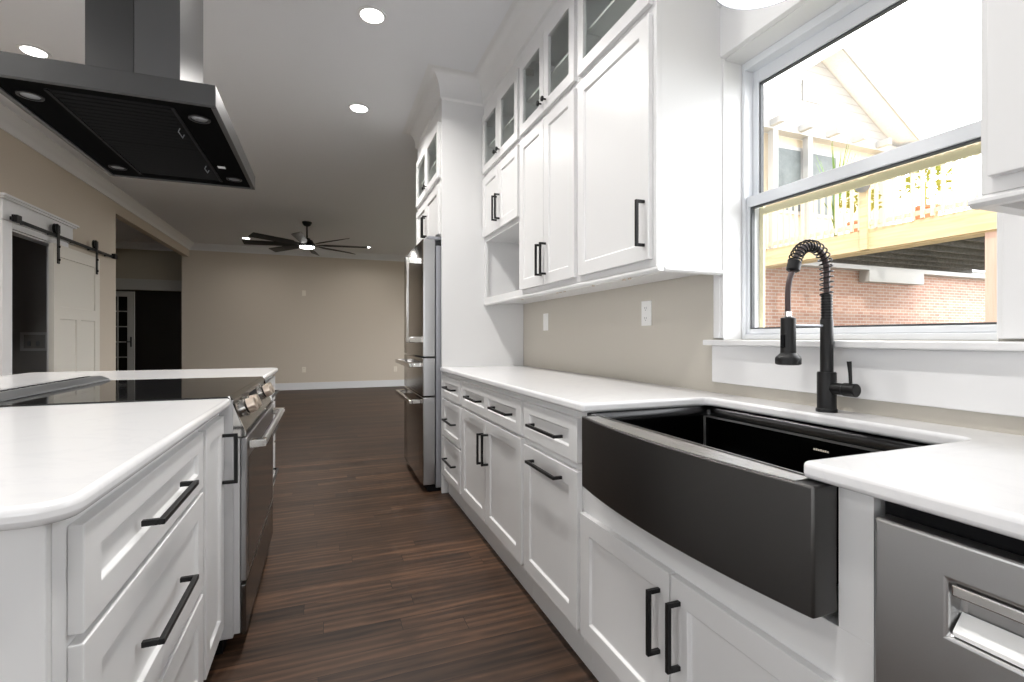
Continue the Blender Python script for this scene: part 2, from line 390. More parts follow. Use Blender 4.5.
for a in ((YF, -1.9, 0, CEIL), (2.0, BY0, 0, CEIL), (-1.9, 2.0, 0, .3), (-1.9, 2.0, 2.6, CEIL), (BY1, OY0, 0, CEIL), (BY0, BY1, BZ, CEIL), (OY0, YB, OZ, CEIL)): w.box(XL-.10, XL, *a)
struct(w.done('wall_left', 'beige', origin=(0, 0, 0)))
w = MB()
for a in ((XL, -2.15, 0, CEIL), (.75, XR, 0, CEIL), (-2.15, .75, 0, .3), (-2.15, .75, 2.6, CEIL)): w.box(a[0], a[1], YF-.15, YF, a[2], a[3])
struct(w.done('wall_front', 'beige', origin=(0, 0, 0)))
# large unseen windows (front and left ones added for daylight): frames with mullions and panes
def big_window(name, boxes, pane):
    mb = MB()
    for b in boxes: mb.box(*b)
    o = struct(mb.done(name, 'vinyl', bevel=.003))
    MB().box(*pane).done('window_pane', 'glass', o); return o
big_window('added_window_front', [(-2.15, .75, YF-.12, YF-.04, .3, .36), (-2.15, .75, YF-.12, YF-.04, 2.54, 2.6)] +
           [(x, x+.06, YF-.12, YF-.04, .36, 2.54) for x in (-2.15, -1.2, -.23, .69)], (-2.09, .69, YF-.085, YF-.08, .36, 2.54))  # unseen window added behind the camera to let in more daylight
big_window('window_3', [(XLIV+.04, XLIV+.12, 5.8, 10.6, .2, .26), (XLIV+.04, XLIV+.12, 5.8, 10.6, 2.54, 2.6)] +
           [(XLIV+.04, XLIV+.12, y, y+.06, .26, 2.54) for y in (5.8, 7.38, 8.96, 10.54)], (XLIV+.08, XLIV+.085, 5.86, 10.54, .26, 2.54))
big_window('added_window_left', [(XL-.09, XL-.02, -1.9, 2.0, .3, .36), (XL-.09, XL-.02, -1.9, 2.0, 2.54, 2.6)] +
           [(XL-.09, XL-.02, y, y+.06, .36, 2.54) for y in (-1.9, -.6, .7, 1.94)], (XL-.055, XL-.05, -1.84, 1.94, .36, 2.54))  # made-up window in the left wall, added to brighten the interior
# laundry room behind the barn door, hall behind the wide opening, dark room behind the hall
w = MB().box(XL-1.65, XL-1.5, 4.6, 7.4, 0, CEIL).box(XL-1.65, XL-.10, 7.4, 7.52, 0, CEIL).box(XL-1.5, XL-.10, 4.48, 4.6, 0, CEIL)
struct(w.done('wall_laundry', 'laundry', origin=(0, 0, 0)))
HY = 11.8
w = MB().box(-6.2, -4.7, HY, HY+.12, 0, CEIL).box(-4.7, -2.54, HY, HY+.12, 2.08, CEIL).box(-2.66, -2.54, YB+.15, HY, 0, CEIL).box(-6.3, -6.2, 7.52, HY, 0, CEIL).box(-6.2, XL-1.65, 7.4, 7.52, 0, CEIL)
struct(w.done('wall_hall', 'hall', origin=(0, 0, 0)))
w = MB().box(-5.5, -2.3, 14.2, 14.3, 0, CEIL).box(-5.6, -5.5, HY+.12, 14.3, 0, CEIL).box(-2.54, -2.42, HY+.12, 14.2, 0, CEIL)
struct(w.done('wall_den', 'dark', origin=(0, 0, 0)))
struct(MB().box(-4.80, -2.67, HY-.025, HY, 2.08, 2.275).box(-4.80, -2.67, HY-.035, HY, 2.275, 2.295).box(-4.82, -4.7, HY-.02, HY, 0, 2.08).done('trim_1', 'hallshade', bevel=.002))

def crown(name, pts3):
    """crown moulding: profile in (outward, down) swept along straight pieces; pts3 = list of (p0, p1, outward)"""
    prof = [(0, 0), (.11, 0), (.11, .012), (.098, .018), (.075, .045), (.045, .075), (.022, .095), (.018, .115), (.012, .13), (0, .13)]
    mb = MB()
    for p0, p1, n in pts3:
        A, B, n = V3(p0), V3(p1), V3(n)
        mb.loft([[q + n*a - V3((0, 0, 1))*b for a, b in prof] for q in (A, B)])
    return struct(mb.done(name, 'trim', smooth=True, angle=40))
crown('trim_2', [((XL, YF, CEIL), (XL, YB-.005, CEIL), (1, 0, 0))])
crown('trim_3', [((XL+.005, YB, CEIL), (XLIV, YB, CEIL), (0, -1, 0))])
crown('trim_4', [((-6.2, HY, CEIL), (-2.67, HY, CEIL), (0, -1, 0))])
def base(name, *boxes):
    mb = MB()
    for b in boxes: mb.box(*b)
    return struct(mb.done(name, 'trim', bevel=.004))
base('baseboard_back', (XL+.0, XLIV, YB-.016, YB, 0, .15), (XL, XLIV, YB-.03, YB-.016, 0, .02))
base('baseboard_left', (XL, XL+.016, YF, 5.40, 0, .15), (XL, XL+.016, 7.4, OY0, 0, .15))

# ---------------------------------------------------------------- kitchen window (window_1) with casing, stool and apron
win = struct(thing('window_1', (1.52, 1.04, WZ0), None, None))
mb = MB()
for a in ((WY0, WY0+.014, WZ0, WZ1), (WY1-.014, WY1, WZ0, WZ1), (WY0+.014, WY1-.014, WZ0, WZ0+.02), (WY0+.014, WY1-.014, WZ1-.03, WZ1)): mb.box(1.515, 1.60, *a)
mb.done('window_frame', 'vinyl', win, bevel=.003)
def sash(name, x0, x1, y0, y1, z0, z1, q, r, top, bot):
    mb = MB()
    for a in ((y0, y0+q, z0, z1), (y1-r, y1, z0, z1), (y0+q, y1-r, z0, z0+bot), (y0+q, y1-r, z1-top, z1)): mb.box(x0, x1, *a)
    s = mb.done(name, 'vinyl', win, bevel=.003)
    g = MB(); xm = (x0+x1)/2; k = .006
    for a in ((y0+q, y0+q+k, z0+bot, z1-top), (y1-r-k, y1-r, z0+bot, z1-top), (y0+q+k, y1-r-k, z0+bot, z0+bot+k), (y0+q+k, y1-r-k, z1-top-k, z1-top)): g.box(xm-.008, xm+.008, *a)
    g.done('glazing_gasket', 'gasket', s)
    MB().box(xm-.002, xm+.002, y0+q+k, y1-r-k, z0+bot+k, z1-top-k).done('window_pane', 'glass', s)
    return s
sash('upper_sash', 1.558, 1.585, WY0+.014, WY1-.014, 1.635, WZ1-.03, .03, .026, .05, .04)
sash('lower_sash', 1.527, 1.555, WY0+.014, WY1-.014, WZ0+.02, 1.672, .020, .012, .042, .02)
mb = MB()
for a in ((WY0+.018, WY0+.03, WZ0+.025, 1.64), (WY1-.034, WY1-.016, WZ0+.025, 1.64), (WY0+.03, WY1-.034, 1.608, 1.632)): mb.box(1.59, 1.60, *a)
mb.done('screen_track', 'vinylcream', win)
mb = MB()                                            # jamb lining, side casings, head casing
for a in ((WY0-.001, WY0+.001, WZ0, WZ1), (WY1-.001, WY1+.001, WZ0, WZ1), (WY0, WY1, WZ1-.001, WZ1+.001)): mb.box(XR-.005, 1.515, *a)
mb.done('jamb', 'trim', win)
for y0, y1 in ((WY0-.08, WY0-.005), (WY1-.075, WY1)):
    pass
mb = MB()
for s0, s1 in ((.55, WY0-.004), (WY1-.012, 1.495)):
    mb.box(XR-.018, XR-.0005, s0, s1, 1.125, WZ1)
    mb.box(XR-.024, XR-.018, s0+.012, s1-.012, 1.125, WZ1)
mb.done('casing', 'trim', win, bevel=.003)
MB().box(XR-.028, XR-.0005, .52, 1.497, WZ1+.002, WZ1+.19).box(XR-.045, XR-.0005, .50, 1.50, WZ1+.19, WZ1+.215).done('head_casing', 'trim', win, bevel=.003)
MB().box(XR-.055, 1.515, .47, 1.512, WZ0-.022, WZ0-.001).done('window_stool', 'trim', win, bevel=.004)
MB().box(XR-.02, XR-.0005, .48, 1.50, .955, WZ0-.0225).done('window_apron', 'trim', win, bevel=.003)

# ---------------------------------------------------------------- right-hand base cabinets
XD = .81                                             # face-frame plane; fronts stand 2 cm proud of it
CT = .884
def base_cabinet(name, y0, y1, label, carve=None):
    r = thing(name, ((XD+XR)/2, (y0+y1)/2, 0), label, 'cabinet')
    mb = MB()
    mb.prism([(XD, .10), (XD, CT-.001), (XR-.002, CT-.001), (XR-.002, 0), (XD+.028, 0), (XD+.028, .10)] if not carve else
             [(XD, .10), (XD, carve), (XR-.002, carve), (XR-.002, 0), (XD+.028, 0), (XD+.028, .10)], 1, y0+.0005, y1-.0005)
    mb.done('body', 'cab', r, bevel=.0012)
    return r, FR(XD, 0, 0)
c, F = base_cabinet('drawer_cabinet', 2.955, 3.478, 'white base cabinet of three stacked drawers beside the fridge panel')
Fd = FR(XD-.02, 0, 0)
for v0, v1, hv in ((.705, .855, .785), (.43, .69, .562), (.145, .415, .29)):
    d = front(F, c, 'drawer', 2.975, 3.465, v0, v1, .055, vrail=.045)
    pull(Fd, 3.20, hv, .25, False, d)
c, F = base_cabinet('double_door_cabinet', 1.942, 2.954, 'white base cabinet with one wide two-panel drawer above a pair of doors')
d = front(F, c, 'drawer', 1.955, 2.94, .705, .855, .06, 2, .045)
pull(Fd, 2.645, .782, .25, False, d); pull(Fd, 2.18, .780, .25, False, d)
d = front(F, c, 'door', 2.452, 2.94, .145, .69); pull(Fd, 2.49, .535, .165, True, d)
d = front(F, c, 'door', 1.955, 2.446, .145, .69); pull(Fd, 2.41, .545, .165, True, d)
c, F = base_cabinet('pull_out_cabinet', 1.438, 1.941, 'white base cabinet left of the sink, drawer over a door with a horizontal bar pull')
d = front(F, c, 'drawer', 1.452, 1.925, .705, .855, .06, vrail=.045); pull(Fd, 1.685, .776, .26, False, d)
d = front(F, c, 'door', 1.452, 1.925, .145, .675); pull(Fd, 1.69, .628, .26, False, d)
c, F = base_cabinet('sink_cabinet', .515, 1.437, 'white two-door base cabinet under the black farmhouse sink', carve=.64)
MB().box(XD, XR-.002, 1.40, 1.4365, .64, CT-.001).done('side_stile', 'cab', c)
MB().box(XD, XR-.002, .5155, .572, .64, CT-.001).done('side_stile', 'cab', c)
MB().box(1.31, XR-.002, .573, 1.40, .64, CT-.001).done('back_rail', 'cab', c)
d = front(F, c, 'door', .983, 1.432, .145, .548); pull(Fd, 1.02, .413, .165, True, d)
d = front(F, c, 'door', .56, .978, .145, .548); pull(Fd, .945, .417, .165, True, d)
# dishwasher
c = thing('dishwasher', (1.1, .2, 0), 'stainless dishwasher with a pocket handle under the counter', 'dishwasher')
MB().box(XD+.01, XR-.01, -.105, .505, .1, CT-.012).box(XD+.05, XR-.01, -.10, .50, 0.0, .1).done('body', 'blackgloss', c)
D0 = XD-.025
mb = MB(); F = FR(XD+.008, 0, 0); t = .033
shk = shaker((V3((XD+.008, -.10, .115)), V3((0, 1, 0)), V3((0, 0, 1)), V3((-1, 0, 0))), .60, .74, [(.085, .505)], [(.61, .685)], t=t, rec=.026)
dr = shk.done('door', 'steel', c, bevel=.005, seg=3)
pr = MB().prism([(D0+.024, .733), (D0+.024, .742), (D0+.003, .790), (D0-.0005, .790), (D0-.0005, .797), (D0+.024, .797)], 1, -.008, .398)
MB().prism([(D0+.0235, .728), (D0+.0235, .7555), (D0+.016, .748), (D0+.002, .7335), (D0+.002, .728)], 1, -.01, .40).done('handle_scoop', 'plastic', dr)
MB().box(D0-.001, D0+.012, -.01, .40, .782, .797).done('handle_lip', 'chrome', dr, bevel=.002)
c2 = MB().box(XD, XR-.002, -.14, -.107, 0, CT-.001).done('end_panel', 'cab', bevel=.0012)
tag(c2, 'white end panel closing the run beyond the dishwasher', 'cabinet panel')

# ---------------------------------------------------------------- countertops
def rounded(poly, radii, n=6):
    out = []
    for i, p in enumerate(poly):
        r = radii.get(i, 0); p = V3((*p, 0))
        if not r: out.append((p.x, p.y)); continue
        a = V3((*poly[i-1], 0)); b = V3((*poly[(i+1) % len(poly)], 0))
        d1 = (a-p).normalized(); d2 = (b-p).normalized(); c = p + d1*r + d2*r
        s, e = p + d1*r - c, p + d2*r - c
        a0 = math.atan2(s.y, s.x); a1 = math.atan2(e.y, e.x)
        while a1-a0 > math.pi: a1 -= 2*math.pi
        while a1-a0 < -math.pi: a1 += 2*math.pi
        out += [(c.x+r*math.cos(a0+(a1-a0)*k/n), c.y+r*math.sin(a0+(a1-a0)*k/n)) for k in range(n+1)]
    return out
XC = .775
poly = rounded([(XC, -.14), (XR-.001, -.14), (XR-.001, 3.478), (XC, 3.478), (XC, 1.386), (1.285, 1.386), (1.285, .615), (XC, .615)], {4: .012, 5: .035, 6: .035, 7: .012})
o = MB().prism(poly, 2, CT, .914).done('countertop', 'quartz', bevel=.009, seg=4, smooth=True)
tag(o, 'long white quartz countertop around the sink on the right-hand cabinets', 'countertop')

# ---------------------------------------------------------------- farmhouse sink
k = thing('farmhouse_sink', (1.0, .97, .655), 'black stainless farmhouse sink with bowed apron front', 'sink')
pts = []
for i in range(25):
    y = .573 + (1.352-.573)*i/24; q = (i/12-1); pts.append((.752 - .034*(1-q*q), y))
ap = MB().prism(pts + [(XD-.0005, 1.352), (XD-.0005, .573)], 2, .662, .8818)
ap.done('apron', 'sinksteel', k, bevel=.004, seg=3, smooth=True)
# basin: floor, walls with a ledge at the back and front, rim
mb = MB(); y0, y1, x0, x1, zt, zb = .605, 1.39, .79, 1.292, .8835, .662
def loop(x0, x1, y0, y1, z, r=.012):
    return [V3((a, b, z)) for a, b in rounded([(x0, y0), (x1, y0), (x1, y1), (x0, y1)], {i: r for i in range(4)}, 4)]
mb.loft([loop(x0, x1, y0, y1, zt), loop(x0, x1, y0, y1, .848), loop(x0+.0, x1-.018, y0, y1, .846), loop(x0, x1-.018, y0, y1, .69),
         loop(x0+.02, x1-.04, y0+.02, y1-.02, .672)], caps=False)
f = mb.bm.verts[:]; mb.face(mb.bm.verts[-len(loop(0, 1, 0, 1, 0)):])
ba = mb.done('basin', 'basin', k, smooth=True, angle=30)
so = ba.modifiers.new('gauge', 'SOLIDIFY'); so.thickness = .0015; so.offset = 1
MB().box(XD-.0004, x0+.0, y0+.02, y1-.02, .80, .8818).done('front_rim', 'rim', k)
rp = pts[1:-1]
MB().prism([(a+.004, b) for a, b in rp] + [(x0-.001, rp[-1][1]), (x0-.001, rp[0][1])], 2, .8822, .8838).done('rim', 'rim', k)
MB().box(x1-.0285, x1-.004, y0+.004, y1-.004, .8462, .8478).done('ledge', 'rim', k)
MB().tube([(x1-.025, y1-.008, .69), (x1-.025, y1-.008, .845)], .0045, 8).done('corner_line', 'rim', k)  # thin light-coloured vertical line in the basin's back corner
mb = MB()                                            # tiny maker's mark on the back wall of the basin: six illegible strokes
for i in range(7): mb.box(x1-.0205, x1-.0195, .965-.0065*i, .9695-.0065*i, .815, .8195+.001*(i % 2))
mb.done('maker_mark', 'ivory', k)
MB().lathe([(.045, 0), (.045, .003), (.038, .004), (.03, -.004)], (1.02, .98, .672), (0, 0, 1), 24).done('drain', 'steel', k, smooth=True)

# ---------------------------------------------------------------- faucet
fx, fy = 1.352, .99
k = thing('faucet', (fx, fy, .914), 'matte black spring-neck pull-down faucet behind the sink', 'faucet')
MB().lathe([(.0275, .0005), (.0275, .008), (.0245, .011), (.0245, .112), (.023, .115)], (fx, fy, .914), n=28).done('base', 'black', k, smooth=True)
mb = MB().lathe([(.0168, 1.028), (.0168, 1.178), (.0150, 1.181)], (fx, fy, 0), n=24)
mb.done('riser', 'black', k, smooth=True)
prof = []
for i in range(9): z = 1.181+i*.008; prof += [(.0152, z), (.0152, z+.005), (.0132, z+.0055), (.0132, z+.0078)]
MB().lathe(prof, (fx, fy, 0), n=20).done('threaded_collar', 'black', k, smooth=True)
path = [V3((fx, fy, 1.25+i*.014)) for i in range(6)]
R = .065; cx, cz = fx-R, 1.320
path += [V3((cx+R*math.cos(a), fy, cz+R*1.05*math.sin(a))) for a in [math.pi*.93*i/22 for i in range(1, 23)]]
MB().tube(path, .0085, 10).done('inner_hose', 'hose', k, smooth=True)
# coil spring wrapped round that path
L = [0]
for a, b in zip(path, path[1:]): L.append(L[-1]+(b-a).length)
def at(s):
    for i in range(len(L)-1):
        if s <= L[i+1]:
            t = (s-L[i])/(L[i+1]-L[i]); return path[i].lerp(path[i+1], t), (path[i+1]-path[i]).normalized()
    return path[-1], (path[-1]-path[-2]).normalized()
hp, ph, s_, n_ = [], 0, 0, 14
while s_ < L[-1]:
    p, d = at(s_); e1 = V3((0, 1, 0)); e2 = d.cross(e1)
    hp.append(p + (e1*math.cos(ph)+e2*math.sin(ph))*.0165)
    pitch = .0150 if s_ < .16 else .0105
    ph += 2*math.pi/n_; s_ += pitch/n_
MB().tube(hp, .0022, 6).done('spring', 'black', k, smooth=True)
e, d = at(L[-1])
MB().lathe([(.0175, -.006), (.0175, .02), (.012, .024)], e, d, 20).done('spring_collar', 'black', k, smooth=True)
hx = fx-.152; e2 = e + d*.02
hose = [e2, e2+d*.04+V3((-.012, 0, 0)), V3((hx-.002, fy, 1.25)), V3((hx, fy, 1.175))]
hh = []
for i in range(17):
    t = i/16; a = hose[0].lerp(hose[1], t); b = hose[1].lerp(hose[2], t); c_ = hose[2].lerp(hose[3], t)
    hh.append(a.lerp(b, t).lerp(b.lerp(c_, t), t))
MB().tube(hh, .0075, 10).done('spray_hose', 'hose', k, smooth=True)
sp = MB().lathe([(.010, 1.186), (.019, 1.182), (.0195, 1.085), (.030, 1.075), (.0325, 1.070), (.0325, 1.055), (.027, 1.052)], (hx, fy, 0), n=24).done('spray_head', 'black', k, smooth=True, angle=30)
MB().box(hx-.024, hx-.018, fy-.006, fy+.006, 1.10, 1.135).done('spray_button', 'blackgloss', sp, bevel=.002)
MB().lathe([(.0088, 1.17), (.0088, 1.2)], (hx, fy, 0), n=12).done('hose_ferrule', 'chrome', k, smooth=True)
MB().tube([(hx+.017, fy, 1.162), (fx-.018, fy, 1.162)], .0035, 8).done('holder_arm', 'greymet', k, smooth=True)
MB().lathe([(.0165, 0), (.0165, .034), (.0185, .036), (.0185, .068), (.0165, .070)], (fx, fy-.016, .983), (0, -1, 0), 20).done('valve', 'black', k, smooth=True)
MB().tube([(fx, fy-.069, .998), (fx-.001, fy-.068, 1.03), (fx-.002, fy-.066, 1.062)], [.004, .0045, .006], 10).done('lever', 'black', k, smooth=True)

# ---------------------------------------------------------------- right-hand wall cabinets
XU = 1.128; ZB = 1.385
def wall_cabinet(name, y0, y1, label, doors, knobs, hz, zdoor, cubby=False, panel_low=None):
    """face frame at XU; glass doors on top, solid doors below, each list entry (y0, y1)"""
    r = thing(name, ((XU+XR)/2, (y0+y1)/2, ZB), label, 'wall cabinet')
    t = .019; xb = XR-.002; mb = MB(); y0 += .0005; y1 -= .0005
    zt = 2.86
    mb.box(XU+.002, xb, y0, y0+t, ZB, zt).box(XU+.002, xb, y1-t, y1, ZB, zt)              # sides
    mb.box(xb-.006, xb, y0+t, y1-t, ZB, zt)                                                # back
    for z in ((ZB, ZB+t), (2.31, 2.33), (2.80, 2.82)) + (((1.845, 1.865),) if cubby else ()): mb.box(XU+.002, xb-.006, y0+t, y1-t, *z)
    mb.done('carcass', 'cab', r)
    ff = MB(); s = .038                                                                     # face frame
    ff.box(XU-.018, XU+.002, y0, y0+s, ZB, zt).box(XU-.018, XU+.002, y1-s, y1, ZB, zt)
    for z in ((ZB, 1.422 if not cubby else 1.42), (2.29, 2.345), (2.745, zt)) + (((1.835, 1.872),) if cubby else ()): ff.box(XU-.018, XU+.002, y0+s, y1-s, *z)
    ff.done('face_frame', 'cab', r, bevel=.001)
    MB().box(XU+.01, xb-.008, y0+t, y1-t, 2.545, 2.557).done('shelf', 'cabin', r)
    F = FR(XU-.018, 0, 0); Fd = FR(XU-.038, 0, 0)
    n = len(doors)
    for i, (a, b) in enumerate(doors):
        w, h = b-a, 2.765-2.335
        g = shaker((V3((XU-.0185, a, 2.335)), F[1], F[2], F[3]), w, h, [(.052, w-.052)], [(.055, h-.055)], thru=True).done('glass_door', 'cab', r, bevel=.0015)
        MB().box(XU-.030, XU-.027, a+.05, b-.05, 2.388, 2.712).done('glass_pane', 'cabglass', g)
        ky = (a+.026) if i == 1 or n == 1 else (b-.026)
        if n == 1: ky = a+.026
        knob(Fd, ky if n == 2 and i == 1 else (b-.026 if n == 2 else a+.026), 2.388, g)
        for zz in (2.40, 2.70): MB().box(XU-.017, XU+.03, (b-.058 if (n == 2 and i == 1) or n == 1 else a+.045), (b-.045 if (n == 2 and i == 1) or n == 1 else a+.058), zz-.02, zz+.02).done('hinge', 'chrome', g)
        d = front(F, r, 'door', a, b, zdoor, 2.30, .058)
        pull(Fd, ky, hz, .17, True, d)
    return r
wall_cabinet('wall_cabinet', 2.735, 3.478, 'white wall cabinet with an open cubby at its bottom, beside the fridge panel',
             [(2.755, 3.105), (3.110, 3.462)], 2, 2.005, 1.865, cubby=True)
wall_cabinet('wall_cabinet', 2.018, 2.734, 'white wall cabinet with two tall doors and two glass doors, middle of its row', [(2.035, 2.372), (2.377, 2.718)], 2, 1.545, 1.412)
wall_cabinet('wall_cabinet', 1.448, 2.017, 'white wall cabinet with a single tall door and one glass door, next to the window', [(1.468, 2.0)], 1, 1.545, 1.412)
# a moulded light rail under the row, with clips on the underside
lr = thing('light_rail', (1.27, 2.4, 1.36), 'white moulded light rail under the wall cabinets left of the window', 'moulding')
def rail_profile(x0, s): return [(x0-.012*s, 1.3845), (x0-.016*s, 1.378), (x0-.016*s, 1.372), (x0-.006*s, 1.366), (x0+.014*s, 1.366), (x0+.014*s, 1.3845)]
MB().prism(rail_profile(XU-.006, 1), 1, 1.438, 3.478).done('front_rail', 'cab', lr, bevel=.001)
mb = MB(); mb.prism([(1.4485, 1.3845), (1.434, 1.378), (1.434, 1.372), (1.442, 1.366), (1.464, 1.366), (1.464, 1.3845)], 0, XU+.009, XR-.019); mb.done('end_rail', 'cab', lr, bevel=.001)
for y in (1.75, 1.79, 2.05, 2.35, 2.40, 2.44, 2.95):
    MB().box(1.20, 1.212, y, y+.008, 1.374, 1.3845).done('cable_clip', 'warmmet', lr)
MB().tube([(1.206, 1.5, 1.381), (1.22, 1.75, 1.379), (1.206, 2.05, 1.380), (1.20, 2.4, 1.379), (1.206, 2.95, 1.380)], .0022, 6).done('cable', 'plastic', lr)
# near wall cabinet right of the window
r = thing('wall_cabinet', (1.27, .1, ZB), 'white wall cabinet at the right of the kitchen window, partly out of frame', 'wall cabinet')
ye = .522
mb = MB().box(XU-.018, XR-.002, -.40, ye, ZB, 2.86); mb.done('carcass', 'cab', r, bevel=.001)
F = FR(XU-.018, 0, 0); Fd = FR(XU-.038, 0, 0)
d = front(F, r, 'door', .06, ye-.018, 1.412, 2.30, .058); pull(Fd, .09, 1.545, .17, True, d)
d = front(F, r, 'door', -.385, .055, 1.412, 2.30, .058); pull(Fd, .025, 1.545, .17, True, d)
for a, b in ((.06, ye-.018), (-.385, .055)): front(F, r, 'upper_door', a, b, 2.335, 2.765, .052)
lr = thing('light_rail', (1.27, .05, 1.36), 'white moulded light rail under the wall cabinet right of the window', 'moulding')
MB().prism(rail_profile(XU-.006, 1), 1, -.40, ye+.018).done('front_rail', 'cab', lr, bevel=.001)
MB().prism([(ye+.004, 1.3845), (ye+.024, 1.378), (ye+.024, 1.372), (ye+.014, 1.366), (ye-.014, 1.366), (ye-.014, 1.3845)], 0, XU+.009, XR-.003).done('end_rail', 'cab', lr, bevel=.001)

# ---------------------------------------------------------------- fridge enclosure
XP = .79; FY0, FY1 = 3.503, 4.45
p = MB().box(XP, XR-.002, 3.4785, 3.502, 0, 2.86).done('fridge_side_panel', 'cab', bevel=.0012)
tag(p, 'tall white panel between the fridge and the countertop', 'cabinet panel')
p = MB().box(XP, XR-.002, FY1+.001, FY1+.025, 0, 2.86).done('fridge_side_panel', 'cab', bevel=.0012)
tag(p, 'tall white panel on the far side of the fridge', 'cabinet panel')
r = thing('over_fridge_cabinet', (1.1, 3.98, 1.87), 'white cabinet above the fridge with two doors under two glass doors', 'wall cabinet')
xb = XR-.002; y0, y1 = FY0, FY1
mb = MB()
for a in ((y0, y0+.02, 1.87, 2.86), (y1-.02, y1, 1.87, 2.86)): mb.box(XP+.012, xb, *a)
mb.box(xb-.006, xb, y0+.02, y1-.02, 1.87, 2.86)
for z in ((1.87, 1.89), (2.275, 2.295), (2.80, 2.82)): mb.box(XP+.012, xb-.006, y0+.02, y1-.02, *z)
mb.done('carcass', 'cab', r)
ff = MB().box(XP-.0, XP+.012, y0, y0+.038, 1.87, 2.86).box(XP, XP+.012, y1-.038, y1, 1.87, 2.86)
for z in ((1.87, 1.90), (2.24, 2.31), (2.69, 2.86)): ff.box(XP, XP+.012, y0+.038, y1-.038, *z)
ff.done('face_frame', 'cab', r)
MB().box(XP+.02, xb-.008, y0+.02, y1-.02, 2.50, 2.512).done('shelf', 'cabin', r)
F = FR(XP-.0005, 0, 0); Fd = FR(XP-.0205, 0, 0)
for i, (a, b) in enumerate(((3.52, 3.972), (3.978, 4.43))):
    w, h = b-a, .405
    g = shaker((V3((XP-.0005, a, 2.30)), F[1], F[2], F[3]), w, h, [(.052, w-.052)], [(.055, h-.055)], thru=True).done('glass_door', 'cab', r, bevel=.0015)
    MB().box(XP-.012, XP-.009, a+.05, b-.05, 2.353, 2.652).done('glass_pane', 'cabglass', g)
    ky = b-.026 if i == 0 else a+.026
    knob(Fd, ky, 2.353, g)
    d = front(F, r, 'door', a, b, 1.885, 2.25, .058); pull(Fd, ky, 2.03, .17, True, d)
# crown over the wall cabinets and the fridge enclosure (big cove)
def cove(x, proj_=.122, n=9):
    pts = [(0, 2.85)]
    for i in range(n): a = math.pi/2*i/(n-1); pts.append((proj_*(.12+.80*(1-math.cos(a))), 2.862+.162*math.sin(a)))
    return pts + [(proj_, 3.027), (proj_, CEIL-.0005), (0, CEIL-.0005)]
mb = MB(); pr = cove(0)
XU2 = XU-.0185; XP2 = XP-.0005
mb.prism([(XU2-a, z) for a, z in pr], 1, -.40, .50)
c0 = struct(mb.done('trim_5', 'cab', smooth=True, angle=40))
mb = MB()
def ringx(x, y, ux, uy): return [V3((x+ux*a, y+uy*a, z)) for a, z in pr]
mb.loft([ringx(XR-.03, 1.4475, 0, -1), ringx(XU2, 1.4475, -1, -1), ringx(XU2, 3.478, -1, -1), ringx(XP2, 3.478, -1, -1), ringx(XP2, 4.478, -1, 1), ringx(XR-.03, 4.478, 0, 1)])
struct(mb.done('trim_6', 'cab', smooth=True, angle=40))

# ---------------------------------------------------------------- fridge
r = thing('refrigerator', (1.05, 3.98, 0), 'dark stainless refrigerator with two bottom drawers in a white enclosure', 'refrigerator')
MB().box(.757, 1.40, 3.525, 4.435, .03, 1.80).done('case', 'greymet', r, bevel=.003)
MB().box(.70, 1.38, 3.54, 4.42, .004, .045).done('base_grille', 'blackgloss', r)
def fdoor(name, z0, z1):
    pts = rounded([(.662, 3.53), (.662, 4.43), (.752, 4.43), (.752, 3.53)], {0: .012, 1: .012}, 4)
    return MB().prism(pts, 2, z0, z1).done(name, ['fridgefront'], r, bevel=.004, smooth=True)
ud = fdoor('door', .988, 1.845); md = fdoor('drawer', .702, .978); bd = fdoor('drawer', .055, .692)
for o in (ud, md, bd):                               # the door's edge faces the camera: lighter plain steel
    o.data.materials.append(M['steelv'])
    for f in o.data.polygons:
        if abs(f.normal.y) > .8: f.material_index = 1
def loopbar(vert, a, b, c0, parent):
    mb = MB()
    if vert: mb.box(.550, .570, c0-.016, c0+.016, a, b).box(.570, .663, c0-.016, c0+.016, a, a+.045).box(.570, .663, c0-.016, c0+.016, b-.045, b)
    else: mb.box(.575, .597, a, b, c0-.016, c0+.016).box(.597, .663, a, a+.045, c0-.016, c0+.016).box(.597, .663, b-.045, b, c0-.016, c0+.016)
    mb.done('handle', 'chrome', parent, bevel=.004, smooth=True)
loopbar(True, 1.09, 1.71, 3.585, ud); loopbar(False, 3.60, 4.36, .925, md); loopbar(False, 3.60, 4.36, .655, bd)
MB().box(.70, .80, 3.535, 3.60, 1.846, 1.868).done('hinge_cover', 'greymet', r, bevel=.003)
MB().box(.70, .80, 4.36, 4.425, 1.846, 1.868).done('hinge_cover', 'greymet', r, bevel=.003)

# ---------------------------------------------------------------- island
XI = -.345; IY0, IY1 = .80, 3.80; RY0, RY1 = 1.972, 2.945
Fi = FL(XI, 0, 0); Fid = FL(XI+.02, 0, 0)
def island_cabinet(name, y0, y1, x0, label):
    r = thing(name, ((XI+x0)/2, (y0+y1)/2, 0), label, 'cabinet')
    MB().prism([(XI, .10), (XI, CT-.001), (x0, CT-.001), (x0, 0), (XI-.06, 0), (XI-.06, .10)], 1, y0, y1).done('body', 'cab', r, bevel=.0015)
    return r
c = island_cabinet('drawer_cabinet', .84, 1.642, -1.10, 'white island cabinet of three deep drawers under the near end of the island top')
for v0, v1, hv, rr in ((.700, .858, .775, .05), (.410, .685, .545, .06), (.125, .395, .26, .06)):
    d = front(Fi, c, 'drawer', .88, 1.622, v0, v1, .06, vrail=rr)
    pull(Fid, 1.25, hv, .275, False, d)
MB().box(XI-.085, XI-.0005, .825, .8395, 0, CT-.001).done('corner_post', 'cab', c, bevel=.002)
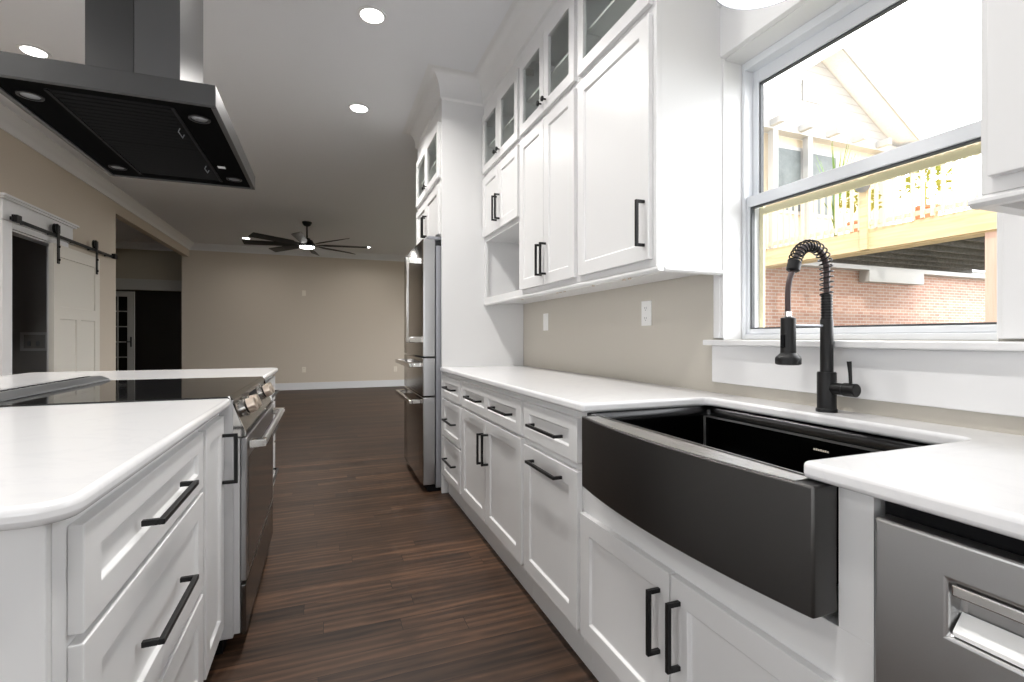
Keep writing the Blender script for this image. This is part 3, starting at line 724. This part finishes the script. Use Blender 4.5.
c = island_cabinet('narrow_cabinet', 1.643, 1.955, -1.10, 'narrow white island cabinet with one door beside the range')
d = front(Fi, c, 'door', 1.655, 1.925, .125, .858, .055); pull(Fid, 1.897, .715, .17, True, d, proud=.046)
c = island_cabinet('drawer_cabinet', 2.962, 3.80, -1.10, 'white island cabinet of three drawers beyond the range')
for v0, v1, hv, rr in ((.700, .858, .775, .05), (.410, .685, .545, .06), (.125, .395, .26, .06)):
    d = front(Fi, c, 'drawer', 2.985, 3.78, v0, v1, .06, vrail=rr)
    pull(Fid, 3.38, hv, .40, False, d)
p = MB().box(-1.63, -1.1005, .84, 3.80, 0, CT-.001)
for i in range(4):
    pass
tag(p.done('island_back_cabinet', 'cab', bevel=.002), 'white cabinet block at the back of the island under the seating side', 'cabinet')
XCI = -.310
poly = rounded([(XCI, .795), (XCI, RY0-.006), (-1.045, RY0-.006), (-1.045, RY1+.006), (XCI, RY1+.006), (XCI, 3.86), (-1.69, 3.86), (-1.69, .795)], {0: .05, 5: .05, 6: .05, 7: .05}, 8)
o = MB().prism(poly, 2, CT, .914).done('island_countertop', 'quartz', bevel=.011, seg=4, smooth=True)
tag(o, 'white quartz island top wrapped around the black cooktop', 'countertop')

# ---------------------------------------------------------------- range
r = thing('range', (-.7, 2.458, 0), 'stainless slide-in range with black glass cooktop set into the island', 'stove')
y0, y1 = RY0, RY1
MB().box(-1.03, -.305, y0, y1, .06, .905).box(-.305, -.2835, y0+.006, y1-.006, .07, .77).done('body', 'greypanel', r, bevel=.002)
MB().box(-1.0, -.34, y0+.02, y1-.02, .002, .06).done('plinth', 'blackgloss', r)
MB().box(-1.035, -.318, y0-.002, y1+.002, .9055, .918).done('cooktop', 'cook', r, bevel=.003)
mb = MB().prism([(-1.095, .9145), (-1.095, .934), (-1.075, .943), (-1.025, .941), (-.990, .926), (-.985, .919), (-1.025, .919), (-1.025, .9145)], 1, y0-.01, y1+.01)
vt = mb.done('vent_trim', 'ventgrey', r, bevel=.003)
for i in range(14):
    y = y0+.04+i*.064
    MB().box(-1.058, -1.042, y, y+.04, .9415, .9435).done('vent_slot', 'blackgloss', vt)
mb = MB().prism([(-.318, .919), (-.3175, .9195), (-.268, .790), (-.268, .775), (-.3045, .775), (-.3045, .905)], 1, y0+.008, y1-.008)
cp = mb.done('control_panel', 'darksteel', r)
for yy in (y0, y1-.0075):
    MB().prism([(-.322, .919), (-.316, .921), (-.264, .789), (-.264, .775), (-.3045, .775), (-.3045, .90)], 1, yy, yy+.0075).done('panel_end_cap', 'chrome', r)
nrm = V3((.129, 0, .05)).normalized()
for y in (2.13, 2.235, 2.68, 2.785):
    c0 = V3((-.293, y, .8565))
    kb = MB().lathe([(.033, -.002), (.033, .010), (.029, .012)], c0, nrm, 24).done('control_knob', 'chrome', cp, smooth=True)
    kb2 = MB().lathe([(.0285, .0115), (.0285, .018)], c0, nrm, 24); kb2.done('knob_collar', 'black', cp, smooth=True)
    MB().lathe([(.030, .0175), (.0285, .043), (.025, .046)], c0, nrm, 24).done('knob_grip', 'warmmet', cp, smooth=True)
MB().prism([(-.2935+.0125, .8565-.032+.001), (-.2935-.0125+.001, .8565+.032), (-.2925-.0125+.001, .8565+.032), (-.2925+.0125, .8565-.032+.001)], 1, 2.36, 2.56).done('display', 'blackgloss', cp)
dr = thing_part = MB().box(-.2825, -.262, y0+.004, y1-.004, .255, .768).done('oven_door', 'steelv', r, bevel=.004)
MB().box(-.2625, -.2608, y0+.045, y1-.045, .275, .690).done('door_glass', 'ovenglass', dr)
MB().box(-.2825, -.264, y0+.004, y1-.004, .065, .243).done('storage_drawer', 'darksteel', r, bevel=.004)
mb = MB().tube([(-.215, y0+.05, .737), (-.215, y1-.05, .737)], .0135, 14)
hd = mb.done('handle', 'steel', dr, smooth=True)
for yy in (y0+.04, y1-.085): MB().box(-.2605, -.204, yy, yy+.045, .722, .752).done('handle_post', 'chrome', dr, bevel=.004)

# ---------------------------------------------------------------- island hood
hx0, hx1, hy0, hy1, hz0, hz1 = -.952, -.338, 1.862, 2.845, 1.894, 1.964
r = thing('range_hood', ((hx0+hx1)/2, (hy0+hy1)/2, hz0), 'dark stainless island range hood hanging from the ceiling', 'range hood')
mb = MB(); t = .018
for a in ((hx0, hx1, hy0, hy0+t), (hx0, hx1, hy1-t, hy1), (hx0, hx0+t, hy0+t, hy1-t), (hx1-t, hx1, hy0+t, hy1-t)): mb.box(a[0], a[1], a[2], a[3], hz0, hz1)
mb.box(hx0+t, hx1-t, hy0+t, hy1-t, hz1-.012, hz1)
mb.done('canopy', 'hoodsteel', r, bevel=.002)
mb = MB().box(hx0+t, hx0+.135, hy0+t, hy1-t, hz0+.006, hz0+.010).box(hx1-.135, hx1-t, hy0+t, hy1-t, hz0+.006, hz0+.010)
mb.box(hx0+.135, hx1-.135, hy0+t, hy0+.07, hz0+.006, hz0+.010).box(hx0+.135, hx1-.135, hy1-.07, hy1-t, hz0+.006, hz0+.010)
mb.done('underside_panel', 'hoodblack', r)
ym = (hy0+hy1)/2
for a, b in ((hy0+.072, ym-.002), (ym+.002, hy1-.072)):
    n = 13; mb = MB(); st = (b-a)/n
    for i in range(n):
        y = a+i*st
        mb.prism([(y+.004, hz0+.010), (y+st*.45, hz0+.004), (y+st-.006, hz0+.010), (y+st-.006, hz0+.018), (y+.004, hz0+.018)], 0, hx0+.138, hx1-.138)
    mb.box(hx0+.137, hx1-.137, a, b, hz0+.020, hz0+.024)
    mb.box(hx0+.136, hx0+.146, a, b, hz0+.003, hz0+.02).box(hx1-.146, hx1-.136, a, b, hz0+.003, hz0+.02)
    bf = mb.done('baffle_filter', 'baffle', r)
    MB().tube([(hx1-.16, (a+b)/2-.03, hz0+.003), (hx1-.165, (a+b)/2-.03, hz0-.010), (hx1-.165, (a+b)/2+.03, hz0-.010), (hx1-.16, (a+b)/2+.03, hz0+.003)], .0018, 6).done('filter_pull', 'ventgrey', bf)
for x in (hx0+.075, hx1-.075):
    for y in (hy0+.14, hy1-.14):
        lt = MB().lathe([(.034, .006), (.034, .002), (.027, .001), (.025, .005)], (x, y, hz0), (0, 0, 1), 24, True).done('hood_lamp', 'black', r, smooth=True)
        MB().lathe([(.024, .004), (.010, .002), (.004, .0015)], (x, y, hz0), (0, 0, 1), 20).done('lamp_lens', 'ventgrey', lt, smooth=True)
MB().box(hx1-.115, hx1-.085, hy1-.32, hy1-.29, hz0+.0050, hz0+.0060).done('sticker', 'plastic', r)
cx0, cx1, cy0, cy1 = -.788, -.504, 2.14, 2.51; cm = (cx0+cx1)/2
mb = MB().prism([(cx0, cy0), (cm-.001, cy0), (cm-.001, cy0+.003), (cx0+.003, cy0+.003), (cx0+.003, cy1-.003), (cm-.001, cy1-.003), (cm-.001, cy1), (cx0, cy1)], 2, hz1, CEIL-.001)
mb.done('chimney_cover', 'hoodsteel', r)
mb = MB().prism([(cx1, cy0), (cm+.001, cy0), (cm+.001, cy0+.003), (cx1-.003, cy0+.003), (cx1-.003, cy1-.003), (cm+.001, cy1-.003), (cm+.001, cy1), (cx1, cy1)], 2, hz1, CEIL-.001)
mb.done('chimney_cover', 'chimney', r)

# ---------------------------------------------------------------- ceiling fixtures
def can_light(loc, label, power):
    r = thing('recessed_light', loc, label, 'ceiling light', 'recessed ceiling lights')
    x, y, z = loc
    MB().lathe([(.085, -.0005), (.085, -.006), (.066, -.007), (.066, -.0005)], loc, (0, 0, 1), 32, True).done('trim_ring', 'trim', r, smooth=True)
    MB().lathe([(.065, -.002), (.065, -.0045), (.02, -.005)], loc, (0, 0, 1), 32).done('diffuser', 'can', r, smooth=True)
    l = bpy.data.lights.new('recessed_lamp', 'AREA'); l.shape = 'DISK'; l.size = .12; l.energy = power; l.color = (1, .97, .93); l.spread = math.radians(142)
    lo = bpy.data.objects.new('recessed_lamp', l); COL.objects.link(lo); lo.parent = r; lo.location = (0, 0, -.012)
    return r
CP = 14
can_light((.258, 2.967, CEIL), 'recessed ceiling light in the aisle nearer the top edge of the photo', CP)
can_light((.262, 4.208, CEIL), 'recessed ceiling light in the aisle in front of the fridge', CP)
can_light((-1.795, 4.14, CEIL), 'recessed ceiling light half hidden behind the range hood', CP)
can_light((-1.402, 10.475, CEIL), 'recessed ceiling light beyond the fan, by the left tips of its blades', 2.5)
can_light((.821, 10.611, CEIL), 'recessed ceiling light beyond the fan, by the right tips of its blades', 2.5)
can_light((.26, 1.76, CEIL), 'added recessed fill light over the aisle, out of view', 9)  # this and the lights below it: unseen, added to brighten the room
can_light((.26, .45, CEIL), 'added recessed fill light above the camera, out of view', 9)
can_light((-1.80, 2.2, CEIL), 'added recessed fill light on the far side of the hood, out of view', 9)
can_light((-1.80, .45, CEIL), 'added recessed fill light over the dining side, out of view', 9)
r = MB().lathe([(.07, -.0005), (.07, -.012), (.06, -.028), (.03, -.034), (.012, -.034)], (1.875, 10.207, CEIL), (0, 0, 1), 24).done('smoke_detector', 'greymet', smooth=True)
tag(r, 'small round smoke detector on the far ceiling near the fridge', 'smoke detector')
# fan
fx0, fy0 = -.275, 8.666
r = thing('ceiling_fan', (fx0, fy0, 2.575), 'black eight-blade ceiling fan with a round light in the living room', 'ceiling fan')
MB().lathe([(.075, CEIL-.001), (.075, CEIL-.02), (.05, CEIL-.06), (.02, CEIL-.075)], (fx0, fy0, 0), n=24).done('mounting_cup', 'black', r, smooth=True)
MB().lathe([(.014, CEIL-.07), (.014, 2.75)], (fx0, fy0, 0), n=12).done('downrod', 'black', r, smooth=True)
MB().lathe([(.03, 2.76), (.05, 2.75), (.055, 2.725), (.085, 2.72), (.10, 2.69), (.125, 2.66), (.13, 2.63), (.125, 2.615)], (fx0, fy0, 0), n=32).done('motor', 'black', r, smooth=True)
MB().lathe([(.115, 2.616), (.113, 2.598), (.08, 2.586), (.02, 2.582)], (fx0, fy0, 0), n=32).done('light_lens', 'fanlight', r, smooth=True)
for i in range(8):
    a = math.radians(45*i+38); c_, s__ = math.cos(a), math.sin(a)
    mb = MB(); rings = []
    for rr, wd, tilt in ((.14, .05, .006), (.24, .058, .012), (.28, .10, .022), (.935, .135, .022), (.95, .125, .02)):
        sec = []
        for (u_, v_) in ((-1, -1), (1, -1), (1, 1), (-1, 1)):
            lx, ly, lz = rr, u_*wd/2, 2.645+u_*tilt*1.0+v_*.004
            sec.append(V3((fx0+lx*c_-ly*s__, fy0+lx*s__+ly*c_, lz)))
        rings.append(sec)
    mb.loft(rings).done('blade', 'black', r)
l = bpy.data.lights.new('fan_lamp', 'AREA'); l.shape = 'DISK'; l.size = .2; l.energy = 8; l.color = (1, .97, .93)
lo = bpy.data.objects.new('fan_lamp', l); COL.objects.link(lo); lo.parent = r; lo.location = (0, 0, -.01)
# pendant over the sink
px, py, pz = 1.105, .965, 2.088
r = thing('pendant_light', (px, py, pz), 'white glass pendant with a thin metal rim hanging over the sink by the window', 'pendant light')
MB().lathe([(.05, pz+.012), (.11, pz+.004), (.141, pz+.008), (.143, pz+.03), (.13, pz+.07), (.09, pz+.11), (.04, pz+.13)], (px, py, 0), n=40).done('glass_shade', 'opal', r, smooth=True)
MB().lathe([(.1425, pz+.006), (.147, pz+.008), (.147, pz+.02), (.1425, pz+.02)], (px, py, 0), n=40, ring=True).done('rim', 'greymet', r, smooth=True)
for a in (2.3, 4.4, .2):
    q = V3((px+.146*math.cos(a), py+.146*math.sin(a), pz+.016))
    MB().lathe([(.004, 0), (.004, .012), (.009, .013), (.009, .02), (.005, .023)], q, (math.cos(a), math.sin(a), 0), 12).done('thumbscrew', 'chrome', r, smooth=True)
MB().lathe([(.045, pz+.128), (.05, pz+.15), (.02, pz+.19), (.008, pz+.2), (.008, CEIL-.02)], (px, py, 0), n=20).done('stem', 'chrome', r, smooth=True)
MB().lathe([(.008, CEIL-.03), (.06, CEIL-.02), (.065, CEIL-.001)], (px, py, 0), n=24).done('mounting_cup', 'chrome', r, smooth=True)

# ---------------------------------------------------------------- outlets and switches
def plate(name, loc, rot, label, cat, outlet=True, mat='plastic', w=.074, h=.118):
    r = thing(name, loc, label, cat); r.rotation_euler = (0, 0, rot)
    def put(mb, n, m, p=r, bevel=0.):
        o = mb.done(n, m, None, bevel=bevel, origin=(0, 0, 0)); o.parent = p; return o
    pl = put(MB().box(-w/2, w/2, -.006, -.0005, -h/2, h/2), 'cover_plate', mat, bevel=.002)
    if outlet:
        for z in (-.024, .024):
            rc = put(MB().box(-.0165, .0165, -.0085, -.006, z-.0145, z+.0145), 'receptacle', mat, bevel=.002)
            put(MB().box(-.007, -.005, -.0090, -.0082, z-.004, z+.006).box(.005, .007, -.0090, -.0082, z-.004, z+.006).box(-.002, .002, -.0090, -.0082, z-.011, z-.007), 'slots', 'gasket', rc)
    else:
        put(MB().prism([(-.0065, -.032), (-.0065, .032), (-.011, .032), (-.0075, -.032)], 0, -.016, .016), 'rocker', mat)
    return r
plate('wall_outlet', (XR, 1.937, 1.243), math.pi/2*-1, 'white duplex outlet on the backsplash nearer the window', 'outlet')
plate('light_switch', (XR, 3.07, 1.235), -math.pi/2, 'white switch plate on the backsplash toward the fridge', 'switch', False)
plate('wall_plate', (-.425, YB, 2.09), 0, 'small blank-looking wall plate high on the far beige wall', 'wall plate', False, 'ivory')
plate('wall_outlet', (-.425, YB-.0, .43), 0, 'ivory outlet low on the far beige wall below the high plate', 'outlet', True, 'ivory')
plate('wall_outlet', (1.52, YB, .40), 0, 'ivory outlet low on the far wall just left of the fridge', 'outlet', True, 'ivory')

# ---------------------------------------------------------------- barn door, its track, casing, laundry box
cs = MB().box(XL, XL+.02, BY0-.14, BY0, 0, 2.135).box(XL, XL+.02, BY1, BY1+.14, 0, 2.135)
cs.box(XL-.10, XL+.001, BY0, BY0+.015, 0, BZ-.015).box(XL-.10, XL+.001, BY1-.015, BY1, 0, BZ-.015).box(XL-.10, XL+.001, BY0, BY1, BZ-.015, BZ)
cs.box(XL, XL+.02, BY0, BY1, BZ, 2.125)
cs.box(XL, XL+.028, BY0-.155, 6.60, 2.125, 2.145).box(XL, XL+.022, BY0-.14, 6.585, 2.145, 2.30)
cs.box(XL, XL+.045, BY0-.17, 6.62, 2.30, 2.318).box(XL, XL+.06, BY0-.185, 6.635, 2.318, 2.338)
struct(cs.done('trim_7', 'trim', bevel=.003))
r = thing('barn_door', (-2.48, 6.74, .01), 'pale sliding barn door hanging on a black track on the left wall', 'door')
w, h = 1.04, 2.04
_ = None and shaker((V3((-2.515, 6.06, .015)), V3((0, 1, 0)), V3((0, 0, 1)), V3((1, 0, 0))), w, h, [(.12, w/2-.05), (w/2+.05, w-.12)], [(.2, 1.28)], t=.04, rec=.012)
us_ = shaker((V3((-2.515, 6.06, .015)), V3((0, 1, 0)), V3((0, 0, 1)), V3((1, 0, 0))), w, 1.40, [(.12, w/2-.05), (w/2+.05, w-.12)], [(.2, 1.30)], t=.04, rec=.012)
us_.done('lower_panel', 'sage', r)
us_ = shaker((V3((-2.515, 6.06, 1.415)), V3((0, 1, 0)), V3((0, 0, 1)), V3((1, 0, 0))), w, h-1.40, [(.12, w-.12)], [(.02, h-1.40-.12)], t=.04, rec=.012)
us_.done('upper_panel', 'sage', r)
for y in (6.135, 7.01):
    hg = MB().box(-2.4745, -2.466, y-.022, y+.022, 1.86, 2.17).done('hanger_strap', 'black', r, bevel=.002)
    MB().lathe([(.02, -.012), (.052, -.012), (.052, -.008), (.045, -.006), (.045, .006), (.052, .008), (.052, .012), (.02, .012)], (-2.488, y, 2.205), (1, 0, 0), 24).done('wheel', 'black', hg, smooth=True)
    MB().box(-2.4745, -2.466, y-.03, y+.03, 2.165, 2.245).done('wheel_bracket', 'black', hg, bevel=.002)
    for z in (1.90, 2.03): MB().lathe([(.012, 0), (.012, .008), (.007, .012)], (-2.466, y, z), (1, 0, 0), 10).done('bolt', 'black', hg)
r = thing('barn_door_track', (-2.5, 6.65, 2.17), 'black steel track with end stops above the barn door', 'door track')
MB().box(-2.494, -2.484, 5.38, 7.60, 2.125, 2.155).done('rail', 'black', r)
for y in (5.41, 7.50): MB().box(-2.496, -2.455, y, y+.07, 2.12, 2.18).done('end_stop', 'black', r, bevel=.003)
for y in (5.6, 6.05, 6.5, 6.95, 7.4): MB().lathe([(.012, 0), (.012, -.044), (.015, -.044), (.015, -.05)], (-2.484, y, 2.14), (1, 0, 0), 10).done('standoff', 'black', r)
r = thing('washer_outlet_box', (-3.2, 7.4, .99), 'white recessed washer box on the dark laundry room wall', 'utility box')
mb = MB()
for a in ((-3.33, -3.07, 1.16, 1.19), (-3.33, -3.07, .97, 1.0), (-3.33, -3.30, 1.0, 1.16), (-3.10, -3.07, 1.0, 1.16)): mb.box(a[0], a[1], 7.385, 7.3995, a[2], a[3])
mb.done('face_plate', 'trim', r, bevel=.002)
for x in (-3.25, -3.17): MB().lathe([(.015, 0), (.015, .05), (.006, .055)], (x, 7.392, 1.03), (0, 0, 1), 10).done('valve', 'greymet', r)

# ---------------------------------------------------------------- french door in the hall (door_1)
dd = thing('door_1', (-3.55, HY, 0), None, None); struct(dd)
ang = 0.0
dw, dh = .70, 2.03; dx0 = -4.25
F = (V3((dx0, HY+.02, .012)), V3((1, 0, 0)), V3((0, 0, 1)), V3((0, -1, 0)))
cols = [(.10+i*.168, .10+i*.168+.15) for i in range(3)]; rows = [(.13+i*.303, .13+i*.303+.283) for i in range(6)]
shaker(F, dw, dh, cols, rows, t=.04, thru=True).done('door_leaf', 'hallshade', dd)
MB().boxf(F, .1, .6, .13, 1.93, .018, .022).done('door_pane', 'seedglass', dd)
MB().boxf(F, .635, .66, .93, 1.13, .04, .05).boxf(F, .58, .655, 1.02, 1.04, .05, .075).done('door_handle', 'black', dd, bevel=.003)

# ---------------------------------------------------------------- outside the kitchen window
struct(MB().box(1.8, 40, -10, 40, -.6, -.4).done('ground', 'soil', origin=(0, 0, 0)))
GY = 7.9                                             # the neighbour's front
r = thing('neighbour_house', (11.5, GY+3, 0), 'white gabled neighbouring house up the slope outside the window', 'house')
xl, xr, xm = 6.9, 13.6, 10.57; ze, zr = 5.8, 7.5
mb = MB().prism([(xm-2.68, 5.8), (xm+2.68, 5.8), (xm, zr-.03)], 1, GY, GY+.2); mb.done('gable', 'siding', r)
for s in (-1, 1):
    ex = xm+s*3.05; ez = zr-.62*3.05
    MB().prism([(xm, zr), (ex, ez), (ex, ez+.12), (xm, zr+.12)], 1, GY-.50, GY+6).done('roof_slope', 'shingle', r)
    MB().prism([(xm, zr-.05), (ex, ez-.05), (ex, ez+.13), (xm, zr+.13)], 1, GY-.54, GY-.50).done('rake_board', 'extwhite', r)
gv = MB().box(10.0, 10.55, GY-.03, GY, 6.45, 6.9).done('gable_vent', 'extwhite', r)
MB().box(10.06, 10.49, GY-.035, GY-.03, 6.51, 6.84).done('vent_louvre', 'siding', gv)
MB().box(xl, xr-.3, GY-.12, GY+.10, 5.62, 5.80).done('porch_beam', 'extwhite', r)
for i in range(8): MB().box(xl+.3+i*.85, xl+.42+i*.85, GY-.40, GY-.12, 5.66, 5.80).done('rafter_tail', 'extwhite', r)
MB().box(xl, xr-.3, GY+.12, GY+.25, 3.02, 5.62).done('porch_wall', 'cedarv', r)
for x0, x1 in ((9.25, 10.05), (10.25, 11.2)):
    f = MB().box(x0-.08, x1+.08, GY+.08, GY+.12, 3.9, 5.42).done('window', 'extwhite', r)
    MB().box(x0, x1, GY+.07, GY+.08, 3.98, 5.34).done('pane', 'darkpane', f)
for x in (9.02, 10.07, 12.6): MB().box(x, x+.14, GY-.10, GY+.04, 3.02, 5.62).done('porch_post', 'extwhite', r)
# brick lower storey with its own trim
r = thing('brick_wing', (14, GY+.8, -.4), 'low red brick wing with a pale eave under the wooden deck', 'building')
MB().box(8.9, 24, GY+.35, GY+1.4, -.4, 2.78).done('brick_wall', 'brick', r)
MB().box(8.8, 24, GY+.1, GY+1.4, 2.78, 2.93).done('eave_board', 'extwhite', r)
MB().prism([(GY+.04, 2.93), (GY+1.4, 2.93), (GY+1.4, 2.99), (GY+.04, 2.96)], 0, 8.8, 24).done('eave_roof', 'shingle', r)
MB().box(12.4, 14.5, GY+.09, GY+.34, 2.5, 2.779).done('pipe_chase', 'extwhite', r)
# deck
DX = 8.6
r = thing('wooden_deck', (DX+1, 5.5, 2.6), 'raised wooden deck with picket railing outside the window', 'deck')
MB().box(DX, DX+.05, 2.2, GY-.15, 2.62, 2.92).done('rim_joist', 'cedar', r)
MB().box(DX+.05, DX+.35, 2.2, GY-.15, 2.60, 2.70).done('ledger_beam', 'cedar', r)
MB().box(DX, DX+6.5, 2.2, GY-.15, 2.92, 2.96).done('deck_boards', 'cedar', r)
for i in range(13): MB().box(DX+.36, DX+6.4, 2.3+i*.41, 2.34+i*.41, 2.72, 2.915).done('joist', 'joistshade', r)
MB().box(DX-.04, DX+.10, 2.2, GY-.15, 3.86, 3.90).done('top_rail', 'cedarv', r)
MB().box(DX+.01, DX+.05, 2.2, GY-.15, 3.76, 3.86).done('upper_rail', 'cedarv', r)
MB().box(DX+.01, DX+.05, 2.2, GY-.15, 3.03, 3.10).done('bottom_rail', 'cedarv', r)
y = 2.3
while y < GY-.2:
    MB().box(DX-.03, DX+.01, y, y+.045, 2.97, 3.86).done('picket', 'cedarv', r); y += .135
for y in (5.55, 3.4): MB().box(DX-.06, DX+.05, y, y+.12, 2.62, 3.9).done('railing_post', 'cedar', r)
for y in (3.88, ): MB().box(DX+.05, DX+.19, y, y+.14, -.4, 2.60).done('support_post', 'redpost', r)
mb = MB().lathe([(.05, 0), (.11, .04), (.11, .1), (.02, .14)], (DX-.09, 5.62, 3.72), (-.6, -.6, -.4), 16); mb.done('flood_lamp', 'greymet', r, smooth=True)
# potted plants on the deck and the porch
def spiky(loc, label, n, h, mat, spread=.5, pot=True):
    r = thing('potted_plant', loc, label, 'plant', 'potted plants on the deck')
    x, y, z = loc
    MB().lathe([(.11, .0), (.15, .24), (.17, .25), (.17, .28), (.14, .28), (.13, .24)], loc, n=18).done('pot', 'terracotta', r, smooth=True)
    mb = MB()
    for i in range(n):
        a = random.uniform(0, 6.283); sp = random.uniform(.1, spread); hh_ = h*random.uniform(.6, 1)
        d = V3((math.cos(a), math.sin(a), 0)); sd = V3((-math.sin(a), math.cos(a), 0))
        pr_ = []
        for k_ in range(5):
            t = k_/4; c = V3((x, y, z+.25)) + d*(sp*h*t*t) + V3((0, 0, hh_*t)); wd = .03*(1-t)+.003
            pr_.append([c-sd*wd, c+d*.004, c+sd*wd, c-d*.004])
        mb.loft(pr_)
    mb.done('leaves', mat, r, smooth=True)
    return r
def bushy(loc, label, n, h, mat):
    r = thing('potted_plant', loc, label, 'plant', 'potted plants on the deck')
    x, y, z = loc
    MB().lathe([(.13, .0), (.18, .28), (.20, .29), (.20, .33), (.16, .33), (.15, .28)], loc, n=18).done('pot', 'terracotta', r, smooth=True)
    mb = MB()
    for i in range(n):
        th_, ph_ = random.uniform(0, 6.283), random.uniform(-.6, 1.5); q = random.uniform(.5, 1)
        c = V3((x, y, z+.3+h*.5)) + V3((math.cos(th_)*math.cos(ph_)*h*.45*q, math.sin(th_)*math.cos(ph_)*h*.45*q, math.sin(ph_)*h*.5*q))
        d = V3((random.uniform(-1, 1), random.uniform(-1, 1), random.uniform(-.3, 1))).normalized(); e = d.cross(V3((.3, .5, .8))).normalized()
        s_ = random.uniform(.05, .08)
        vs = [mb.bm.verts.new(p) for p in (c-d*s_, c+e*s_*.5, c+d*s_, c-e*s_*.5)]; mb.face(vs)
    mb.tube([(x, y, z+.28), (x+.01, y, z+.3+h*.5)], .015, 6)
    mb.done('leaves', mat, r)
    return r
spiky((10.1, 7.2, 2.965), 'tall spiky green potted plant on the porch under the gable', 26, 2.0, 'leaf', .35)
bushy((9.35, 6.2, 2.965), 'yellow-green bushy potted plant behind the railing left of the wooden post', 160, .8, 'leafy')
bushy((9.3, 5.1, 2.965), 'yellow-green bushy potted plant behind the railing just right of the wooden post', 160, .9, 'leafy')
bushy((10.6, 4.5, 2.965), 'green bushy potted plant on the deck near the wall cabinet edge', 140, .7, 'leaf')
r = MB().box(9.55, 9.95, 3.55, 3.9, 3.38, 3.42).box(9.55, 9.6, 3.55, 3.9, 3.42, 3.8)
for a in ((9.56, 3.56), (9.9, 3.56), (9.56, 3.85), (9.9, 3.85)): r.box(a[0], a[0]+.04, a[1], a[1]+.04, 2.962, 3.38)
tag(r.done('patio_chair', 'blue', bevel=.004), 'blue plastic chair on the deck behind the railing', 'chair')
